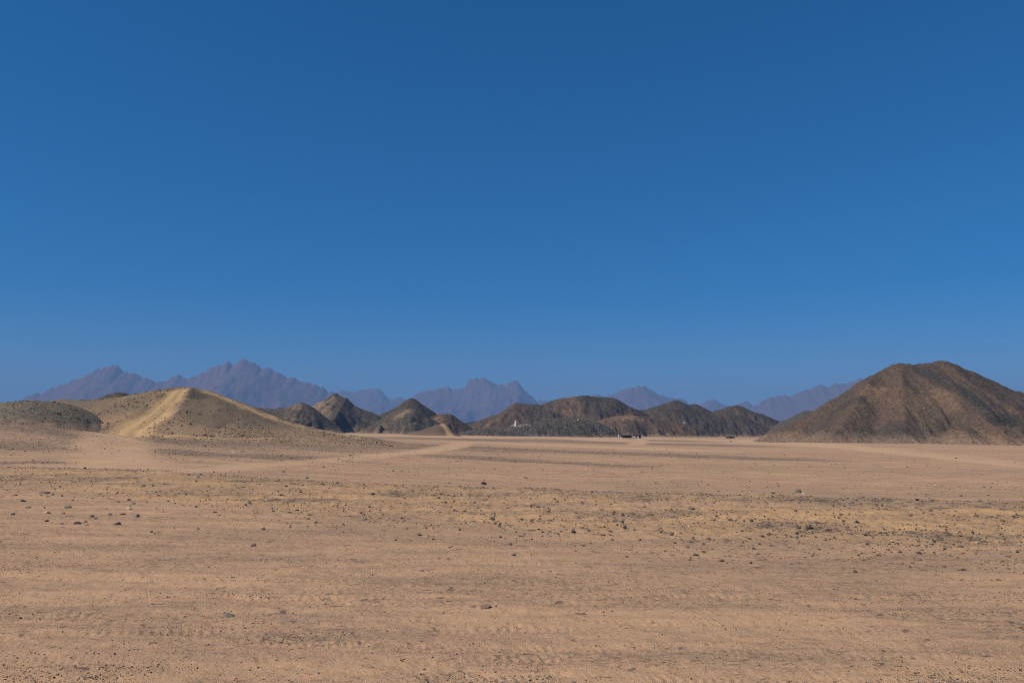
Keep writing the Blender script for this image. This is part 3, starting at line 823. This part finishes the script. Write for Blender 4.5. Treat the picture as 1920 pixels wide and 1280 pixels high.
STONES = [
    # px, py of its foot, width px, height px, colour, label
    (425, 1160, 26, 9, 'green', 'flat green-grey stone half sunk in the sand, largest in front'),
    (437, 1157, 9, 4, 'dark', 'small dark stone touching the flat green-grey stone'),
    (911, 1142, 26, 8, 'brown', 'dark brown curved shell-like stone lying alone in front'),
    (930, 1140, 5, 4, 'dark', 'dark pebble next to the curved shell-like stone'),
    (1498, 923, 14, 9, 'dark', 'dark sloping boulder standing up from the edge of the stony strip'),
    (1508, 926, 9, 3, 'pale', 'pale slab at the foot of the dark sloping boulder'),
    (1485, 939, 8, 4, 'dark', 'black stone just below the dark sloping boulder'),
    (1492, 961, 8, 6, 'brown', 'rounded brown stone below the dark sloping boulder'),
    (255, 970, 11, 8, 'grey', 'tent-shaped stone with a bright face and a black face'),
    (217, 984, 17, 7, 'dark', 'broad two-humped dark stone beside the tent-shaped stone'),
    (170, 969, 10, 6, 'dark', 'dark domed stone above a thin slab'),
    (178, 973, 10, 3, 'brown', 'thin brown slab under the dark domed stone'),
    (142, 982, 17, 6, 'brown', 'long brown stone lying like a loaf'),
    (160, 980, 8, 6, 'dark', 'small peaked dark stone beside the loaf-like stone'),
    (162, 985, 8, 3, 'pale', 'pale chip below the small peaked dark stone'),
    (85, 977, 9, 4, 'dark', 'flat black stone tilted up at one end'),
    (86, 962, 15, 5, 'pale', 'long pale tan stone, broadest of the pale ones'),
    (117, 963, 10, 5, 'pale', 'bright blocky pale stone next to the long pale tan stone'),
    (127, 953, 18, 5, 'dark', 'long dark bent stone behind the blocky pale stone'),
    (97, 980, 7, 3, 'pale', 'small cream stone between the flat black and loaf-like stones'),
    (115, 982, 9, 6, 'pale', 'cream and brown stone leaning beside the loaf-like stone'),
    (42, 941, 12, 7, 'grey', 'grey upright stone behind the pale ones at the picture edge'),
    (50, 952, 14, 5, 'grey', 'low grey stone under the grey upright stone'),
    (23, 965, 9, 5, 'dark', 'dark stone nearest the edge of the picture'),
    (80, 926, 22, 6, 'grey', 'broad grey stone slab among chips in the ochre sand'),
    (88, 932, 8, 4, 'dark', 'black chip in front of the broad grey slab'),
    (205, 965, 9, 6, 'dark', 'small dark stone beside the tent-shaped stone with pale edge'),
    (240, 955, 14, 5, 'pale', 'pale stone pair-piece above the tent-shaped stone'),
    (240, 939, 8, 4, 'dark', 'dark stone on the brightest ochre sand'),
    (248, 945, 11, 4, 'grey', 'grey stone just under the dark one on ochre sand'),
    (228, 964, 14, 3, 'brown', 'thin brown blade of stone with arched back'),
    (370, 992, 7, 5, 'dark', 'blue-black stone standing alone below the ochre sand'),
    (493, 993, 9, 6, 'dark', 'lone near-black stone on pink sand'),
    (475, 1024, 13, 7, 'brown', 'lone reddish brown stone, lowest on the pink sand'),
    (366, 952, 8, 7, 'grey', 'pale grey pointed stone in the ochre sand'),
    (465, 947, 11, 6, 'pale', 'pale rounded stone between dark chips'),
    (528, 930, 11, 6, 'dark', 'dark low stone with a flat tail of chips'),
    (578, 967, 9, 5, 'brown', 'dark brown stone at the lower edge of the ochre sand'),
    (531, 885, 7, 5, 'brown', 'small brown stone alone on the smooth track beyond the strip'),
    (402, 961, 12, 4, 'grey', 'long grey flake in the ochre sand'),
    (574, 897, 10, 6, 'grey', 'grey stone right on the far edge of the stony strip'),
    (369, 896, 10, 7, 'pale', 'light grey upright stone near the far edge of the strip'),
    (283, 998, 8, 3, 'brown', 'flat brown stone at the start of the pink sand'),
    (325, 991, 6, 4, 'pale', 'small orange-cream stone left of the blue-black one'),
    (785, 1003, 10, 7, 'dark', 'solitary charcoal stone on pink sand below the strip'),
    (862, 994, 6, 5, 'dark', 'small pointed black stone right of the solitary charcoal stone'),
    (922, 974, 13, 8, 'dark', 'big dark stone with a flat top in mid strip'),
    (938, 982, 7, 5, 'dark', 'upper of two dark stones stacked one above the other'),
    (936, 989, 8, 5, 'grey', 'lower of two dark stones stacked one above the other'),
    (997, 994, 19, 4, 'grey', 'long flat grey slab at the lower edge of the strip'),
    (1017, 998, 6, 3, 'dark', 'black chip at the end of the long flat grey slab'),
    (1027, 961, 13, 5, 'grey', 'blue-grey flat stone beside bare ochre sand'),
    (1033, 979, 11, 4, 'dark', 'dark lump under the patch of bare ochre sand'),
    (923, 917, 11, 7, 'grey', 'grey boulder just in front of the jagged dark rock'),
    (907, 908, 15, 7, 'dark', 'jagged dark rock with a spike on the far edge of the strip'),
    (995, 952, 7, 7, 'brown', 'upright brown stone beside a flat dark flake'),
    (1008, 952, 12, 3, 'dark', 'flat dark flake beside the upright brown stone'),
    (1118, 942, 8, 5, 'dark', 'dark stone in the upper half of the ochre sand'),
    (1208, 952, 9, 5, 'dark', 'dark stone with chips behind it, upper right of the ochre sand'),
    (1261, 1004, 11, 8, 'dark', 'large charcoal stone below the ochre sand with small one on top'),
    (1240, 998, 7, 4, 'dark', 'small dark stone up beside the large charcoal stone'),
    (1156, 976, 7, 5, 'dark', 'round dark stone on the bare ochre patch'),
    (1140, 977, 8, 5, 'brown', 'brown stone next to the round dark stone'),
    (1133, 989, 9, 3, 'dark', 'flat black stone under the bare ochre patch'),
    (1175, 1045, 8, 4, 'brown', 'rust-brown stone alone on the open sand'),
    (1094, 1023, 9, 3, 'dark', 'thin dark flake alone on the open sand'),
    (1303, 1040, 8, 4, 'brown', 'brown stone alone to the right of the rust-brown one'),
    (1363, 1015, 11, 4, 'brown', 'flat ochre-brown stone on the sand below the strip'),
    (1447, 1025, 11, 4, 'dark', 'flat dark stone with a notch on the open sand'),
    (1552, 996, 13, 7, 'dark', 'dark stone with a pale cap in the stony strip'),
    (1550, 990, 9, 4, 'pale', 'pale chip behind the dark stone with the pale cap'),
    (1472, 1006, 9, 6, 'grey', 'grey stone among chips at the lower edge of the strip'),
    (1425, 990, 14, 6, 'grey', 'grey broken stone in the ochre sand'),
    (1406, 997, 16, 4, 'grey', 'low row-like grey flake beside the grey broken stone'),
    (1340, 980, 9, 4, 'dark', 'dark stone beside a long black flake'),
    (1370, 980, 12, 3, 'dark', 'long black flake in the ochre sand'),
    (1693, 1059, 8, 5, 'brown', 'brown stone alone on the bare sand, lowest on that side'),
    (1842, 982, 11, 6, 'grey', 'blue-grey stone below a dense patch of dark chips'),
    (1657, 992, 8, 5, 'grey', 'grey stone with a flat shadow side in the strip'),
    (1893, 1046, 15, 3, 'dark', 'thin dark flake lying near the edge of the picture'),
    (1803, 930, 7, 4, 'dark', 'dark stone on the far edge of the strip before the scree hill'),
    (1840, 940, 12, 4, 'dark', 'dark slab just inside the far edge before the scree hill'),
    (1329, 909, 5, 3, 'dark', 'tiny dark stone on bare sand just beyond the strip'),
    (1346, 921, 9, 4, 'grey', 'grey stone on the crest of the strip by the boulder'),
    (1451, 925, 12, 3, 'dark', 'dark flake on the crest just before the sloping boulder'),
    (364, 824, 5, 3, 'dark', 'dark boulder on the line where mound meets plain'),
    (349, 828, 4, 3, 'dark', 'dark boulder below the foot of the gravel mound'),
    (384, 836, 4, 3, 'dark', 'dark boulder on tan sand before the grey stony patch'),
    (306, 824, 5, 3, 'brown', 'brown boulder at the turn of the steep track'),
    (196, 843, 3, 2, 'dark', 'dark speck of rock on the pale foot of the track'),
    (181, 818, 4, 2, 'dark', 'dark rock at the shoulder of the pale track'),
    (122, 842, 4, 3, 'dark', 'dark rock on the brown slope before the green-grey rise'),
    (1794, 859, 7, 2, 'dark', 'flat dark rock alone on the plain before the scree hill'),
    (1371, 827, 6, 2.5, 'dark', 'low dark boulder on the plain before the stone hut'),
]
for i, (px, py, w, h, kind, lab) in enumerate(STONES):
    o = stone(px, py, w, h, kind, lab, i)
    if i == 0:                      # this one leans back, its broad face turned up
        o.scale = (o.scale[0], o.scale[0] * 0.22, o.scale[0] * 0.80)
        o.rotation_euler = (-1.08, 0.1, 0.2)
        o.location.z -= 0.002

# the rest of the larger stones, thickest on the ochre strip; each is described from the nearest stone that stands out
ANCHORS = [((255, 970), 'the tent-shaped stone'), ((142, 982), 'the loaf-like brown stone'), ((80, 926), 'the broad grey slab in ochre sand'), ((493, 993), 'the lone near-black stone'),
           ((465, 947), 'the pale rounded stone'), ((574, 897), 'the grey stone on the far edge'), ((785, 1003), 'the solitary charcoal stone'), ((922, 974), 'the flat-topped dark stone'),
           ((907, 908), 'the jagged spiked rock'), ((1156, 976), 'the round dark stone'), ((1261, 1004), 'the large charcoal stone'), ((1370, 980), 'the long black flake'),
           ((1498, 923), 'the dark sloping boulder'), ((1552, 996), 'the dark stone with a pale cap'), ((1842, 982), 'the blue-grey stone'), ((1840, 940), 'the dark slab before the scree hill'),
           ((528, 930), 'the dark stone with a flat tail'), ((1208, 952), 'the dark stone with chips behind'), ((531, 885), 'the small brown stone on the track'), ((1693, 1059), 'the lowest brown stone'),
           ((475, 1024), 'the lone reddish brown stone'), ((1175, 1045), 'the rust-brown stone'), ((425, 1158), 'the flat green-grey stone'), ((911, 1142), 'the curved shell-like stone'), ((366, 952), 'the pale grey pointed stone'),
           ((1794, 859), 'the flat dark rock on the plain'), ((196, 843), 'the dark speck on the track foot')]
_extra = []
for _ in range(104):
    px = random.uniform(5, 1915)
    c = float(crest_py(px))
    bot = 803 + (c - 803) * 1.85
    py = c + 1 + (bot - c) * random.random() ** 1.4
    kind = random.choice(['dark', 'dark', 'grey', 'grey', 'brown', 'brown', 'pale'])
    k = 0.7 + 0.5 * (py - c) / (bot - c)
    w = min(8, random.lognormvariate(1.25, 0.35) * k)
    _extra.append((px, py, w, random.uniform(0.3, 0.7), kind, 'stones strewn through the ochre strip'))
for _ in range(34):
    px = random.uniform(5, 1915); c = float(crest_py(px))
    _extra.append((px, c - 2 - (c - 842) * random.random(), random.uniform(2.4, 4.2), 0.6, random.choice(['dark', 'dark', 'brown']), 'stones dotting the plain beyond'))
for _ in range(22):
    _extra.append((random.uniform(5, 1915), random.uniform(1015, 1270), random.uniform(3, 5.5), 0.55, random.choice(['dark', 'brown', 'pale']), 'pebbles on the driven sand'))
_by = {}
for e in _extra:
    px, py, w, asp, kind, grp = e
    (ax, ay), an = min(ANCHORS, key=lambda q: abs(q[0][0] - px) + 2.5 * abs(q[0][1] - py))
    dx, dy = px - ax, (py - ay) * 2.5
    side = ('beyond' if dy < 0 else 'before') if abs(dy) > abs(dx) else ('left of' if dx < 0 else 'right of')
    size = 'tiny' if w < 3.4 else 'small' if w < 5.2 else 'middling'
    form = 'flat' if asp < 0.42 else 'low' if asp < 0.56 else 'blocky'
    word = {'dark': 'dark', 'grey': 'grey', 'brown': 'brown', 'pale': 'pale'}[kind]
    _by.setdefault((f'{size} {form} {word} stone {side} {an}'), []).append((math.hypot(dx, dy), e))
for lab, es in _by.items():
    es.sort(key=lambda q: q[0])
    for i, (_, (px, py, w, asp, kind, grp)) in enumerate(es):
        l2 = lab if len(es) == 1 else lab + ', ' + ['closest', 'second closest', 'third closest', 'fourth closest', 'fifth closest', 'sixth closest', 'seventh closest', 'eighth closest'][min(i, 7)] + ''
        stone(px, py, w, w * asp, kind, l2, random.randrange(6), group=grp)

# ------------------------------------------------------------------ gravel: too much to count
def pebble_templates(n, sub):
    out = []
    for i in range(n):
        rg = np.random.default_rng(900 + i)
        if sub == 0:
            v = np.array([(1, 0, 0), (-1, 0, 0), (0, 1, 0), (0, -1, 0), (0, 0, 1), (0, 0, -1)], float)
            f = np.array([(0, 2, 4), (2, 1, 4), (1, 3, 4), (3, 0, 4), (2, 0, 5), (1, 2, 5), (3, 1, 5), (0, 3, 5)])
        else:
            bm = bmesh.new(); bmesh.ops.create_icosphere(bm, subdivisions=1, radius=1.0)
            v = np.array([q.co[:] for q in bm.verts]); f = np.array([[q.index for q in fc.verts] for fc in bm.faces]); bm.free()
        v = v * rg.uniform(0.65, 1.15, (len(v), 1)) + rg.uniform(-0.18, 0.18, v.shape)
        out.append((v * 0.5, f))
    return out

PAL = np.array([(0.075, 0.064, 0.056), (0.105, 0.088, 0.074), (0.145, 0.105, 0.078), (0.19, 0.145, 0.105), (0.31, 0.225, 0.155), (0.42, 0.33, 0.24)])

class Gravel:
    def __init__(self):
        self.v = []; self.f = []; self.c = []; self.n = 0
    def add(self, x, y, z, s, probs, sub=0, flat=(0.35, 0.75)):
        n = len(x)
        T = pebble_templates(10, sub)
        which = RNG.integers(0, 10, n)
        col = PAL[RNG.choice(len(PAL), n, p=np.array(probs) / np.sum(probs))] * RNG.uniform(0.8, 1.25, (n, 1))
        for t in range(10):
            m = which == t
            k = int(m.sum())
            if not k:
                continue
            v, f = T[t]
            yaw = RNG.uniform(0, 2 * np.pi, k)
            sc = np.stack([s[m] * RNG.uniform(0.8, 1.4, k), s[m] * RNG.uniform(0.6, 1.0, k), s[m] * RNG.uniform(*flat, k)], -1)
            p = v[None] * sc[:, None, :]
            cx = p[..., 0] * np.cos(yaw)[:, None] - p[..., 1] * np.sin(yaw)[:, None]
            cy = p[..., 0] * np.sin(yaw)[:, None] + p[..., 1] * np.cos(yaw)[:, None]
            pz = p[..., 2] + z[m][:, None] + sc[:, 2:3] * 0.22
            V = np.stack([cx + x[m][:, None], cy + y[m][:, None], pz], -1).reshape(-1, 3)
            F = (f[None] + (np.arange(k) * len(v))[:, None, None] + self.n).reshape(-1, 3)
            self.v.append(V); self.f.append(F); self.c.append(np.repeat(col[m], len(v), axis=0))
            self.n += len(V)
    def build(self, name, label):
        me = mesh_from_arrays(name, np.concatenate(self.v), None, np.concatenate(self.f))
        a = me.attributes.new('tone', 'FLOAT_COLOR', 'POINT')
        c = np.concatenate(self.c)
        a.data.foreach_set('color', np.concatenate([c, np.ones((len(c), 1))], 1).astype(np.float32).ravel())
        smooth(me, False)
        t = NT('gravel')
        m = t.done(t.acol('tone'), 0.93, None, spec=0.15)
        return link(name, me, m, kind='stuff', label=label)

G = Gravel()
def scatter(n, ymin, ymax, accept, logy=True):
    y = np.exp(RNG.uniform(math.log(ymin), math.log(ymax), n)) if logy else RNG.uniform(ymin, ymax, n)
    x = y * RNG.uniform(-0.70, 0.70, n)
    keep = RNG.random(n) < accept(x, y)
    return x[keep], y[keep]

def acc_band(x, y):
    t = y / crest_y(x, y)
    b = sstep(0.46, 0.66, t) * (1 - sstep(1.0, 1.03, t))
    clump = sstep(-0.25, 0.45, fbm(x / 1.2, y / 0.8, 4, 2))
    return b * np.clip(0.14 + 0.42 * clump * (0.5 + 0.7 * gravel_mask(x, y)) + 0.6 * np.exp(-((t - 0.97) / 0.04) ** 2), 0, 1)
x, y = scatter(110000, 8.5, 38, acc_band)
G.add(x, y, surface(x, y), np.clip(RNG.lognormal(math.log(0.026), 0.5, len(x)), 0.008, 0.085), (5, 5, 4, 3, 3, 1.5))
x, y = scatter(8000, 9, 37, lambda x, y: acc_band(x, y) * 0.8)
G.add(x, y, surface(x, y), np.clip(RNG.lognormal(math.log(0.052), 0.4, len(x)), 0.02, 0.12), (6, 5, 4, 3, 2, 1.5), 1)

def acc_front(x, y):
    return np.clip(0.10 + 0.9 * sstep(-0.05, 0.5, fbm(x / 1.6, y / 0.45, 4, 1)), 0, 1)
x, y = scatter(150000, 4.6, 15, acc_front)
G.add(x, y, surface(x, y), np.clip(RNG.lognormal(math.log(0.0085), 0.5, len(x)), 0.003, 0.028), (1, 2, 4, 6, 5, 2))

def acc_plain(x, y):
    cy = crest_y(x, y)
    return (y > cy * 1.06) * np.clip(0.05 + 0.9 * gravel_mask(x, y) + 0.22 * sstep(0.05, 0.5, fbm(x / 7, y / 4, 3, 4)), 0, 1) * (1 - 0.95 * track_mask(x, y))
x, y = scatter(90000, 20, 190, acc_plain)
hz = np.max([q.height(x, y) for q in (mound, green)], axis=0)
gz_ = ground_z(x, y)
ok = hz < gz_
x, y, gz_ = x[ok], y[ok], gz_[ok]
G.add(x, y, gz_, np.clip(RNG.lognormal(math.log(0.05), 0.5, len(x)), 0.02, 0.22) * (y / 55) ** 0.55, (5, 5, 4, 3, 2, 0.8))

def on_hill(hill, n, size, sig, probs, ymin, ymax, pxr):
    y = RNG.uniform(ymin, ymax, n)
    x = (RNG.uniform(pxr[0], pxr[1], n) - 960) / FPX * y
    h = hill.height(x, y)
    ok = (h > ground_z(x, y) - 0.05) & (RNG.random(n) > track_mask(x, y, _tw[:3]) * 1.05) & (RNG.random(n) < 0.25 + 0.75 * sstep(-0.3, 0.35, fbm(x / 4.0, y / 6.0, 4, 5)))
    x, y, h = x[ok], y[ok], h[ok]
    G.add(x, y, h, np.clip(RNG.lognormal(math.log(size), sig, len(x)), 0.04, 0.6), probs)
on_hill(mound, 36000, 0.085, 0.6, (1.2, 3, 4, 6, 5, 2.0), 98, 131, (150, 740))
on_hill(green, 17000, 0.080, 0.6, (1.5, 5, 3, 6, 3, 1.0), 86, 114, (-120, 260))

# boulders of the low blackish hill and the rubble banks below the hills
def on_far(hill, n, size, sig, probs, ymin, ymax, pxr, high=1.0):
    y = RNG.uniform(ymin, ymax, n)
    x = (RNG.uniform(pxr[0], pxr[1], n) - 960) / FPX * y
    h = hill.height(x, y)
    g = ground_z(x, y, False)
    ok = h > g - 0.3
    x, y, h = x[ok], y[ok], h[ok]
    G.add(x, y, h, np.clip(RNG.lognormal(math.log(size), sig, len(x)), 0.25, 1.3), probs, 0, (0.5, 0.9))
FAR = (4, 5, 5, 3, 0.8, 0.3)
on_far(dark_rubble, 6500, 0.58, 0.45, FAR, 575, 614, (915, 1200))
on_far(low_rubble, 1500, 0.5, 0.4, FAR, 545, 565, (850, 995))
on_far(right_hill, 4200, 0.40, 0.6, (2, 4, 6, 5, 0.6, 0.05), 345, 455, (1395, 1990))
G.build('gravel', 'loose gravel and chips covering the strip, plain and mound slopes')

# ------------------------------------------------------------------ small man-made things far off
M_WHITE = plain_material('white_paint', (0.84, 0.82, 0.78), 0.6, 0.05)
M_LIME = plain_material('limewash', (0.58, 0.55, 0.50), 0.8, 0.1)
M_TENT = plain_material('black_awning', (0.035, 0.031, 0.027), 0.9, 0.3)
M_WOOD = plain_material('weathered_wood', (0.12, 0.085, 0.055), 0.9, 0.25)
M_GLASS = plain_material('dark_glass', (0.02, 0.022, 0.025), 0.15, 0.05, spec=0.5)
M_TYRE = plain_material('tyre_rubber', (0.018, 0.018, 0.018), 0.85, 0.1)
M_HUT = plain_material('hut_stone', (0.20, 0.15, 0.11), 0.95, 0.35, 1.5)
M_LAMP = plain_material('lamp_lens', (0.6, 0.6, 0.58), 0.2, 0.02)

def bm_box(bm, lo, hi, taper=None, bevel=0.0):
    r = bmesh.ops.create_cube(bm, size=1.0)
    vs = r['verts']
    for v in vs:
        t = (v.co.x + 0.5, v.co.y + 0.5, v.co.z + 0.5)
        p = [lo[i] + (hi[i] - lo[i]) * t[i] for i in range(3)]
        if taper and t[2] > 0.5:
            cx, cy = (lo[0] + hi[0]) / 2, (lo[1] + hi[1]) / 2
            p[0] = cx + (p[0] - cx) * taper[0]; p[1] = cy + (p[1] - cy) * taper[1]
        v.co = p
    if bevel:
        es = list({e for v in vs for e in v.link_edges})
        bmesh.ops.bevel(bm, geom=es, offset=bevel, segments=2, affect='EDGES')

def bm_obj(name, fn, mat, parent=None, **kw):
    bm = bmesh.new(); fn(bm)
    me = bpy.data.meshes.new(name); bm.to_mesh(me); bm.free()
    return link(name, me, mat, parent, **kw)

def bm_lathe(bm, prof, n=20):
    rings = []
    for r, z in prof:
        rings.append([bm.verts.new((r * math.cos(2 * math.pi * k / n), r * math.sin(2 * math.pi * k / n), z)) for k in range(n)] if r > 1e-4 else [bm.verts.new((0, 0, z))])
    for a, b in zip(rings[:-1], rings[1:]):
        for k in range(n):
            if len(b) == 1:
                bm.faces.new((a[k], a[(k + 1) % n], b[0]))
            elif len(a) == 1:
                bm.faces.new((a[0], b[(k + 1) % n], b[k]))
            else:
                bm.faces.new((a[k], a[(k + 1) % n], b[(k + 1) % n], b[k]))

def root(name, px, py, D, label, cat, group=None, rz=0.0):
    X, Y, Z = at(px, py, D)
    z = float(surface(X, Y)[0])
    o = link(name, None, None, None, (float(X), float(Y), z))
    o.rotation_euler = (0, 0, rz)
    o['label'] = label; o['category'] = cat
    if group:
        o['group'] = group
    return o

# white tower on the terrace of the blackish hill
t = root('white_tower', 966.8, 797, 606, 'slim white domed tower on a terrace of the boulder hill', 'tower')
bm_obj('shaft', lambda b: bm_lathe(b, [(0.95, -0.6), (0.95, 0.25), (0.74, 0.3), (0.62, 2.3), (0.72, 2.35), (0.72, 2.5), (0.0, 2.5)]), M_WHITE, t)
bm_obj('dome', lambda b: bm_lathe(b, [(0.60, 2.504), (0.58, 2.75), (0.45, 3.05), (0.22, 3.25), (0.05, 3.33), (0.03, 3.5), (0.0, 3.52)]), M_WHITE, t)

def white_pillar(px, py, D, w, h, label, lean=0.0):
    X, Y, Z = at(px, py, D)
    z = float(surface(X, Y)[0])
    def f(b):
        bm_box(b, (-w * 0.62, -w * 0.62, -0.5), (w * 0.62, w * 0.62, h * 0.14), None, 0.03)
        bm_box(b, (-w * 0.5, -w * 0.5, h * 0.14 + 0.002), (w * 0.5, w * 0.5, h * 0.9), (0.8, 0.8), 0.04)
        bm_box(b, (-w * 0.45, -w * 0.45, h * 0.9 + 0.003), (w * 0.45, w * 0.45, h), (0.5, 0.5), 0.02)
    o = bm_obj('white_pillar', f, M_LIME, None, loc=(float(X), float(Y), z))
    o.rotation_euler = (0, lean, 0.3)
    o['label'] = label; o['category'] = 'pillar'; o['group'] = 'small white pillars on the hills'
white_pillar(1084, 786, 606, 0.75, 1.3, 'tiny white block on the crest of the boulder hill')
white_pillar(1160.5, 813, 590, 0.85, 2.0, 'leaning white pillar where the boulder hill runs out above the shelter', -0.16)
white_pillar(1164, 814, 586, 0.4, 0.6, 'smallest white marker, beside the leaning white pillar')
white_pillar(1283, 793, 738, 1.0, 1.5, 'tiny white block on the crest of the orange-brown spur')

# dark shelters
def shelter(px, py, D, w, d, h, label, ragged):
    t = root('shelter', px, py, D, label, 'shelter', 'dark shelters at the foot of the hills')
    def roof(b):
        n = 8
        for s_ in (0, 1):
            pass
        top = []; bot = []
        for i in range(n + 1):
            x = -w / 2 + w * i / n
            sag = -0.16 * math.sin(math.pi * ((i * 3 / n) % 1.0))
            for yy, dz in ((-d / 2, -0.15), (d / 2, 0.2)):
                top.append(b.verts.new((x, yy, h + sag + dz))); bot.append(b.verts.new((x, yy, h + sag + dz - 0.08)))
        for i in range(n):
            a, c = 2 * i, 2 * i + 2
            b.faces.new((top[a], top[c], top[c + 1], top[a + 1])); b.faces.new((bot[a], bot[a + 1], bot[c + 1], bot[c]))
            b.faces.new((top[a], bot[a], bot[c], top[c])); b.faces.new((top[a + 1], top[c + 1], bot[c + 1], bot[a + 1]))
        b.faces.new((top[0], top[1], bot[1], bot[0])); b.faces.new((top[-1], top[-2], bot[-2], bot[-1]))
    bm_obj('awning', roof, M_TENT, t)
    bm_obj('back_wall', lambda b: bm_box(b, (-w / 2 + 0.1, d / 2 - 0.25, -0.5), (w / 2 - 0.1, d / 2 - 0.1, h + 0.05)), M_TENT, t)
    bm_obj('side_wall', lambda b: bm_box(b, (-w / 2 + 0.1, -d / 2 + 0.4, -0.5), (-w / 2 + 0.2, d / 2 - 0.26, h - 0.3)), M_TENT, t)
    for i in range(4):
        xx = -w / 2 + 0.15 + (w - 0.3) * i / 3
        bm_obj('post', lambda b: bm_box(b, (xx - 0.06, -d / 2 + 0.12, -0.5), (xx + 0.06, -d / 2 + 0.24, h - 0.26), (0.8, 0.8)), M_WOOD, t)
    return t
shelter(1176, 820, 566, 7.0, 4.0, 2.0, 'long black open awning shelter beside the boulder hill', True)
shelter(1195, 821, 568, 5.8, 4.5, 2.3, 'dark shelter with white vehicles standing at its front', False)

def vehicle(px, py, D, label, rz):
    t = root('white_vehicle', px, py, D, label, 'vehicle', 'white vehicles before the shelter', rz)
    def body(b):
        bm_box(b, (-0.75, -1.5, 0.32), (0.75, 1.5, 0.82), (0.95, 0.97), 0.08)
        bm_box(b, (-0.68, -0.6, 0.80), (0.68, 1.4, 1.42), (0.82, 0.72), 0.08)
    bo = bm_obj('body', body, M_WHITE, t)
    bm_obj('windscreen', lambda b: bm_box(b, (-0.54, -0.70, 0.90), (0.54, -0.45, 1.30), (0.88, 0.6)), M_GLASS, t)
    for sx in (-1, 1):
        bm_obj('side_window', lambda b: bm_box(b, (sx * 0.66 - 0.06, -0.1, 0.93), (sx * 0.66 + 0.02, 1.0, 1.28)), M_GLASS, t)
        bm_obj('headlight', lambda b: bm_box(b, (sx * 0.52 - 0.12, -1.53, 0.58), (sx * 0.52 + 0.12, -1.45, 0.72), None, 0.02), M_LAMP, t)
        for yy in (-0.95, 0.95):
            def wheel(b):
                r = bmesh.ops.create_cone(b, cap_ends=True, segments=18, radius1=0.34, radius2=0.34, depth=0.22)
                for v in r['verts']:
                    v.co = (v.co.z + sx * 0.68, v.co.x + yy, v.co.y + 0.34)
            bm_obj('wheel', wheel, M_TYRE, t)
vehicle(1190.3, 820.4, 562, 'white vehicle standing nearer the black awning shelter', 0.1)
vehicle(1196.3, 820.4, 562, 'white vehicle standing at the outer end of the shelter front', -0.15)

# stone hut
t = root('stone_hut', 1368.5, 820, 640, 'low brown stone hut with a black doorway at the foot of the hills', 'hut', None, 0.05)
def hut_wall(b):
    bm_box(b, (-3.4, -1.8, -0.6), (-0.45, 1.8, 1.75)); bm_box(b, (0.45, -1.8, -0.6), (3.4, 1.8, 1.75))
    bm_box(b, (-0.448, -1.75, 1.45), (0.448, 1.75, 1.74)); bm_box(b, (-0.448, 1.4, -0.6), (0.448, 1.74, 1.448))
bm_obj('wall', hut_wall, M_HUT, t)
bm_obj('roof', lambda b: bm_box(b, (-3.7, -2.1, 1.753), (3.8, 2.1, 1.98), (1.0, 1.0), 0.03), M_HUT, t)
bm_obj('door', lambda b: bm_box(b, (-0.43, -1.55, -0.3), (0.43, -1.48, 1.42)), M_TENT, t)

# scrap of white plastic
q = cast(438, 848)
def scrap(b):
    n = 9
    top = []
    for i in range(n):
        u = i / (n - 1)
        x = (u - 0.5) * 0.34; z = 0.02 + 0.05 * (1 - u) ** 2 + 0.012 * math.sin(u * 9)
        top.append([b.verts.new((x, yy, z + zz)) for yy, zz in ((-0.05 - 0.02 * math.sin(u * 5), 0.0), (0.06, 0.035 * (1 - u)), (0.06, 0.035 * (1 - u) + 0.004), (-0.05 - 0.02 * math.sin(u * 5), 0.004))])
    for a, c in zip(top[:-1], top[1:]):
        for k in range(4):
            b.faces.new((a[k], c[k], c[(k + 1) % 4], a[(k + 1) % 4]))
    b.faces.new(top[0]); b.faces.new(top[-1][::-1])
o = bm_obj('plastic_scrap', scrap, M_WHITE, None, loc=(float(q[0]), float(q[1]), float(surface(q[0], q[1])[0]) + 0.01))
o['label'] = 'curled white plastic scrap lying on the stony plain before the mound'; o['category'] = 'litter'


# ------------------------------------------------------------------ desert haze
hv = bpy.data.materials.new('haze')
hv.use_nodes = True
hv.node_tree.nodes.clear()
pv = hv.node_tree.nodes.new('ShaderNodeVolumePrincipled')
pv.inputs['Color'].default_value = (0.27, 0.515, 0.95, 1)
pv.inputs['Density'].default_value = 1.35e-4
pv.inputs['Anisotropy'].default_value = 0.0
ho = hv.node_tree.nodes.new('ShaderNodeOutputMaterial')
hv.node_tree.links.new(pv.outputs[0], ho.inputs['Volume'])
s, zb, zt = 15000.0, -14.0, 680.0
hm = bpy.data.meshes.new('haze')
hm.from_pydata([(-s, -s, zb), (s, -s, zb), (s, s, zb), (-s, s, zb), (-s, -s, zt), (s, -s, zt), (s, s, zt), (-s, s, zt)], [],
               [(0, 3, 2, 1), (4, 5, 6, 7), (0, 1, 5, 4), (1, 2, 6, 5), (2, 3, 7, 6), (3, 0, 4, 7)])
link('haze', hm, hv, kind='stuff', label='thin blue desert haze over the whole plain')
